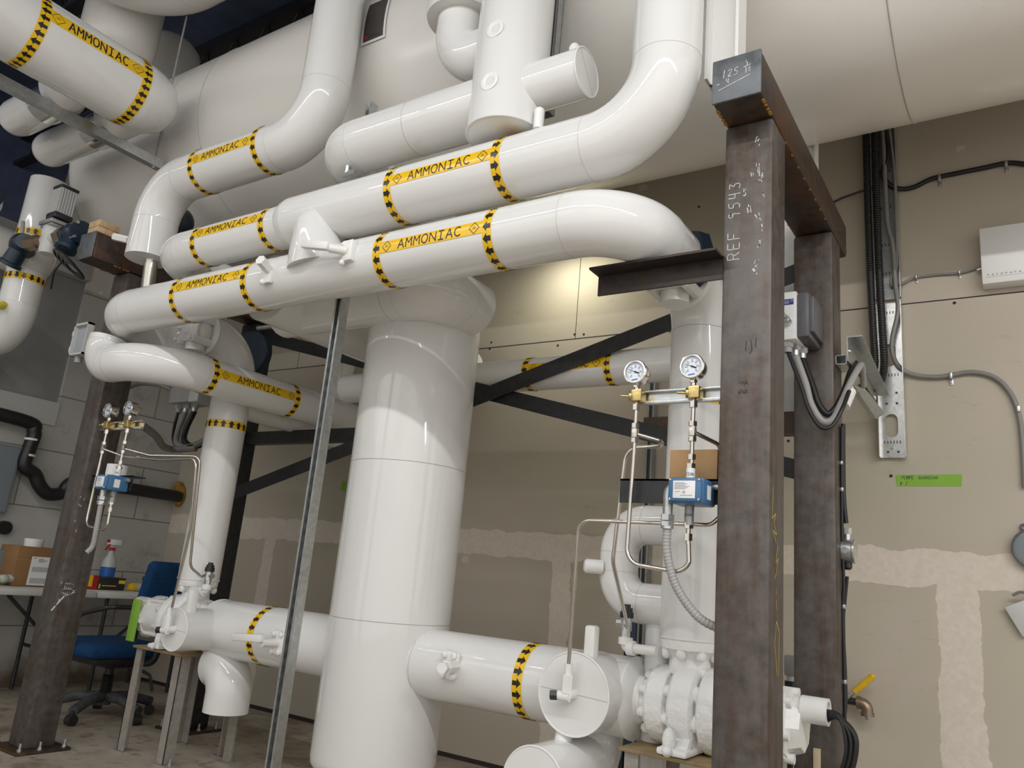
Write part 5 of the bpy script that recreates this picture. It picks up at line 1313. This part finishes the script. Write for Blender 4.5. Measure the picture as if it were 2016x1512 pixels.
# enclosure on the right rear column and its cables
jr = thing('junction_box', 'white and dark grey junction box on the right rear column', 'box', (-.67, 2.95, 1.95))
build('base', MB().bb((-.752, 2.87, 1.968), (-.690, 3.058, 2.158), .004), 'white_plastic', jr)
ld = build('lid', MB().bb((-.690, 2.875, 1.975), (-.645, 3.058, 2.153), .010), 'dark_grey_plastic', jr)
build('lid_hinge', MB().bb((-.650, 2.885, 1.995), (-.630, 3.05, 2.135), .004), 'dark_grey_plastic', ld)
ls_ = build('blue_sticker', MB().bb((-.742, 2.8692, 2.105), (-.700, 2.8701, 2.128)), 'ink_blue', jr)
build('print', MB().strokes([arc(.036, .016, .004, .004, 0, 360, 10), [(.004, .016), (.026, .016)], [(.004, .011), (.028, .011)], [(.004, .006), (.024, .006)]], flat_fn((-.742, 2.8686, 2.105), XA, ZA), .0012), 'paper', ls_)
build('white_label', MB().bb((-.722, 2.8692, 2.0), (-.700, 2.8701, 2.06)), 'paper', jr)
build('front_gland', MB().hexa((-.722, 2.87, 2.035), (-.726, 2.848, 2.04), .019).cyl((-.725, 2.852, 2.04), (-.729, 2.83, 2.045), .014, 14), 'galvanised', jr)
for k, (x, y) in enumerate(((-.728, 2.90), (-.712, 2.945), (-.698, 2.99))):
    build('gland', MB().hexa((x, y, 1.968), (x, y, 1.945), .020).cyl((x, y, 1.95), (x, y, 1.925), .016, 14), 'grey_plastic' if k == 0 else 'galvanised', jr)
cable([(-.729, 2.83, 2.045), (-.745, 2.78, 2.075), (-.79, 2.72, 2.105), (-.86, 2.70, 2.11)], .0125, 'conduit_pale', 'pale conduit entering the front of right junction box', 'conduit', None, 'conduit')
def pxc(y, pts): return pts
cable([(-.728, 2.90, 1.93), (-0.676, 2.880, 1.787), (-0.647, 2.870, 1.697), (-0.608, 2.870, 1.630), (-0.570, 2.880, 1.634), (-0.539, 2.900, 1.699), (-0.524, 2.950, 1.776)], .0075, 'black_rubber', 'thin black cable looping below right junction box, outermost of three', 'cable')
cable([(-.712, 2.945, 1.93), (-0.671, 2.930, 1.809), (-0.650, 2.920, 1.728), (-0.613, 2.920, 1.663), (-0.577, 2.930, 1.670), (-0.548, 2.950, 1.739), (-0.529, 3.000, 1.818), (-0.516, 3.100, 1.904), (-0.528, 3.250, 1.953), (-0.548, 3.400, 1.913)], .0125, 'conduit_pale', 'pale conduit looping below right junction box to the strut bracket', 'conduit', None, 'conduit')
cable([(-.698, 2.99, 1.93), (-0.655, 2.970, 1.808), (-0.632, 2.960, 1.736), (-0.600, 2.960, 1.696), (-0.570, 2.970, 1.726), (-0.546, 3.000, 1.800), (-0.545, 3.100, 1.886), (-0.552, 3.250, 1.970)], .0125, 'black_rubber', 'thick black conduit looping below right junction box, inside the pale one', 'conduit', None, 'conduit')
tag(build('white_tape_wrap', MB().cyl((-0.552, 2.990, 1.761), (-0.541, 3.030, 1.813), .019, 16).cyl((-0.544, 2.955, 1.721), (-0.529, 3.000, 1.789), .021, 16), 'paper'), 'white tape wrapped round the looping conduits by the right rear column', 'tape')
# strut bracket bent down from the column to the tray
sb2 = thing('strut_bracket', 'galvanised strut bracket standing off the right rear column towards the tray', 'bracket', (-.6, 3.3, 1.8))
z0_, z1_ = (-0.576, 3.080, 1.919)[2], (-0.575, 3.080, 1.956)[2]
build('strut_stub', MB().bb((-.594, 3.08, z0_), (-.5915, 3.20, z1_)).bb((-.557, 3.08, z0_), (-.5545, 3.20, z1_)).bb((-.594, 3.08, z1_ - .0025), (-.5545, 3.20, z1_)).bb((-.594, 3.08, z0_), (-.5545, 3.20, z0_ + .0025)).bb((-.594, 3.19, z0_), (-.5545, 3.20, z1_)), 'galvanised', sb2)
build('cover_channel', MB().prism([(-.552, 3.08, 2.025), (-.552, 3.72, 1.955), (-.552, 3.72, 1.93), (-.552, 3.08, 1.93)], (.003, 0, 0)).prism([(-.552, 3.08, 2.025), (-.497, 3.08, 2.025), (-.497, 3.74, 1.955), (-.552, 3.74, 1.955)], (0, 0, .003)), 'galvanised', sb2)
build('lower_channel', MB().prism([(-0.570, 3.300, 1.895), (-0.557, 3.420, 1.925), (-0.515, 3.720, 1.870), (-0.547, 3.700, 1.839)], (0, .004, 0)).prism([(-0.570, 3.300, 1.895), (-0.547, 3.700, 1.839), (-0.578, 3.740, 1.856), (-0.593, 3.340, 1.896)], (0, .004, 0)), 'galvanised', sb2)
build('print_label', MB().prism([(-0.554, 3.530, 1.902), (-0.541, 3.550, 1.899), (-0.538, 3.660, 1.882), (-0.554, 3.640, 1.874)], (0, -.002, 0)), 'paper', sb2)
build('round_nut', MB().ball((-.548, 3.10, 1.975), .008, 10), 'chrome', sb2)
# cables clipped down the right rear column edge
cable([(-0.585, 3.160, 1.701), (-0.587, 3.160, 1.572), (-0.587, 3.160, 1.416), (-0.580, 3.160, 1.321)], .0085, 'black_rubber', 'black corrugated cable down right rear column above the round conduit box', 'cable')
cable([(-0.587, 3.140, 1.687), (-0.590, 3.140, 1.452), (-0.591, 3.140, 1.244), (-0.588, 3.140, 1.098), (-0.593, 3.140, 1.008), (-0.591, 3.140, 0.798), (-0.592, 3.140, 0.628), (-0.606, 3.140, 0.535)], .006, 'black_rubber', 'long thin black cable clipped the full length of right rear column', 'cable')
cable([(-0.579, 3.160, 1.127), (-0.588, 3.160, 1.044), (-0.596, 3.160, 0.954), (-0.591, 3.160, 0.780), (-0.593, 3.160, 0.660), (-0.618, 3.160, 0.589)], .006, 'black_rubber', 'thin black cable below the round conduit box', 'cable')
lc = thing('conduit_box', 'silver round conduit box on the edge of right rear column', 'box', (-.575, 3.16, 1.15))
zc_ = (-0.578, 3.160, 1.219)[2]
build('body', MB().lathe([(0, .040), (.004, .044), (.038, .044), (.042, .040)], (-.598, 3.165, zc_), XA, 36), 'galvanised', lc)
build('lid', MB().lathe([(0, .045), (.006, .045), (.008, .040)], (-.556, 3.165, zc_), XA, 36), 'aluminium', lc)
build('hub', MB().cyl((-.578, 3.165, zc_ + .04), (-.578, 3.165, zc_ + .062), .013, 16).hexa((-.578, 3.165, zc_ + .062), (-.578, 3.165, zc_ + .085), .016), 'aluminium', lc)
build('lower_gland', MB().lathe([(0, .016), (.018, .016), (.026, .009)], (-.578, 3.165, zc_ - .042), (0, 0, -1), 16), 'black_plastic', lc)
build('side_plug', MB().cyl((-.58, 3.122, zc_ + .0), (-.58, 3.118, zc_), .012, 16), 'galvanised_dull', lc)
CQ = [(-0.594, 3.150, 1.445), (-0.598, 3.150, 1.018), (-0.598, 3.150, 0.759), (-0.589, 3.150, 1.546)]
for q, lab in zip(CQ, ('clip on right rear column level with the green tape', 'clip on right rear column just below the round box', 'clip on right rear column level with the yellow lever', 'highest cable clip on the right rear column')):
    tag(build('cable_clip', MB().box((-.590, 3.145, q[2]), (.012, .022, .016), .003), 'galvanised'), lab, 'clip', 'cable clips on the right rear column')
tag(build('paper_tag', MB().bb((-.68, 3.054, (-0.614, 3.050, 0.504)[2] - .10), (-.655, 3.0585, (-0.614, 3.050, 0.536)[2]), .002), plain('manila', (.55, .45, .30), .8)), 'cream paper tag on the foot of the right rear column', 'tag')
# ball valve with the yellow lever
yv = thing('ball_valve', 'small ball valve with yellow lever and bronze elbow behind right rear column', 'valve', (-.68, 3.85, .6))
zz = (-0.669, 3.850, 0.629)[2]
build('black_pipe', MB().cyl((-.80, 3.85, zz + .005), (-.655, 3.85, zz), .0155, 16), 'black_plastic', yv)
build('bronze_elbow', MB().tube([(-.672, 3.85, zz), (-.634, 3.85, zz - .002), (-.634, 3.85, zz - .045)], .0235, .025, 18).cyl((-.675, 3.85, zz), (-.660, 3.85, zz), .027, 18).cyl((-.634, 3.85, zz - .035), (-.634, 3.85, zz - .05), .027, 18), 'bronze', yv)
build('plug', MB().box((-.634, 3.85, zz - .056), (.018, .018, .014), .002), 'galvanised', yv)
lv1, lv2, lv3 = (-0.727, 3.830, 0.628), (-0.681, 3.830, 0.672), (-0.609, 3.830, 0.743)
lvp = build('lever', MB().sweep([lv1, lv2], .009, 10), 'galvanised', yv)
build('yellow_grip', MB().sweep([lv2, V(lv2) * .5 + V(lv3) * .5, lv3], .0145, 14, True, True, [.0135, .0150, .0135]).ball(lv3, .0135, 12), 'yellow_grip', lvp)
gs = thing('grey_switch', 'grey plastic plug standing behind the gap between the right columns', 'plug', (-.76, 3.2, .7))
qa, qb = (-0.842, 3.400, 0.813), (-0.842, 3.400, 0.735)
build('body', MB().bb((qa[0] - .02, 3.38, qb[2]), (qa[0] + .02, 3.42, qa[2] + .0), .005), 'grey_plastic', gs)
build('stem', MB().cyl((qb[0], 3.4, qb[2]), (qb[0], 3.4, qb[2] - .02), .014, 14), 'light_grey', gs)
build('collar', MB().cyl((qb[0], 3.4, qb[2] - .02), (qb[0], 3.4, qb[2] - .05), .022, 14).cyl((qb[0], 3.4, qb[2] - .05), (qb[0], 3.4, 0.0), .012, 10), 'navy', gs)
q = (-3.989, 3.918, 1.539)
tag(build('masking_tape', MB().box(q, (.05, .002, .07), 0), 'green_tape'), 'scrap of green tape on the wall just left of the thick tank', 'tape')
# things cut by the right edge of the picture
q = (-0.021, 3.900, 1.317)
gr = thing('round_gauge_box', 'round grey plastic box with a dark rim at the right edge', 'box', (q[0], 3.9, q[2] - .09))
build('body', MB().lathe([(0, .078), (.03, .078), (.035, .06)], (q[0] + .03, 3.918, q[2]), FRONT, 36), 'paint_grey', gr)
build('rim', MB().ring((q[0] + .03, 3.887, q[2]), FRONT, .080, .005, 44, 8), 'dark_grey_plastic', gr)
build('hook', MB().ring((q[0] - .005, 3.91, q[2] + .088), FRONT, .012, .004, 24, 6), 'dark_grey_plastic', gr)
q = (-0.048, 3.900, 1.049)
cp = thing('cover_plate', 'tilted grey cover plate hanging on the wall at the right edge', 'plate', (q[0], 3.9, q[2] - .08))
build('plate', MB().box((q[0] + .02, 3.895, q[2]), (.13, .012, .125), .006, Matrix.Rotation(R(-27), 3, 'Y')), 'light_grey', cp)
build('keyhole', MB().cyl((q[0] + .005, 3.8885, q[2] - .045), (q[0] + .005, 3.888, q[2] - .045), .007, 12), 'ink', cp)
tag(build('loose_cable', MB().sweep(smooth_path([(-0.081, 3.880, 1.125), (-0.059, 3.870, 1.139), (-0.017, 3.860, 1.154), (0.025, 3.900, 1.279)], 6), .006, 10), 'conduit_grey'), 'stub of grey cable poking in above the tilted plate', 'cable')
q1, q2 = (-1.736, 3.840, 2.014), (-1.651, 3.840, 0.349)
tag(build('strut_channel', channel(MB(), (-1.720, 3.872, 1.200)[0], 3.872, 0.0, 2.3), 'galvanised_dull'), 'galvanised strut channel fixed to the wall behind the bypass loop', 'strut')
BX = (-1.629, 3.600, 1.185)[0]
tag(build('blue_cylinder', MB().cyl((BX, 3.6, 0.0), (BX, 3.6, 1.22), .03, 24), 'navy'), 'dark blue cylinder glimpsed through the bypass loop', 'cylinder')
# smooth wire running along the underside of the vessel
tag(build('wire', MB().tube([(-1.10, 3.80, 2.93), (-.95, 3.80, 2.90), (-.70, 3.84, 3.02), (-.56, 3.86, 3.06)], .006, .1, 8), 'black_rubber'), 'thin dark wire sagging under the long vessel behind the rear column', 'cable')
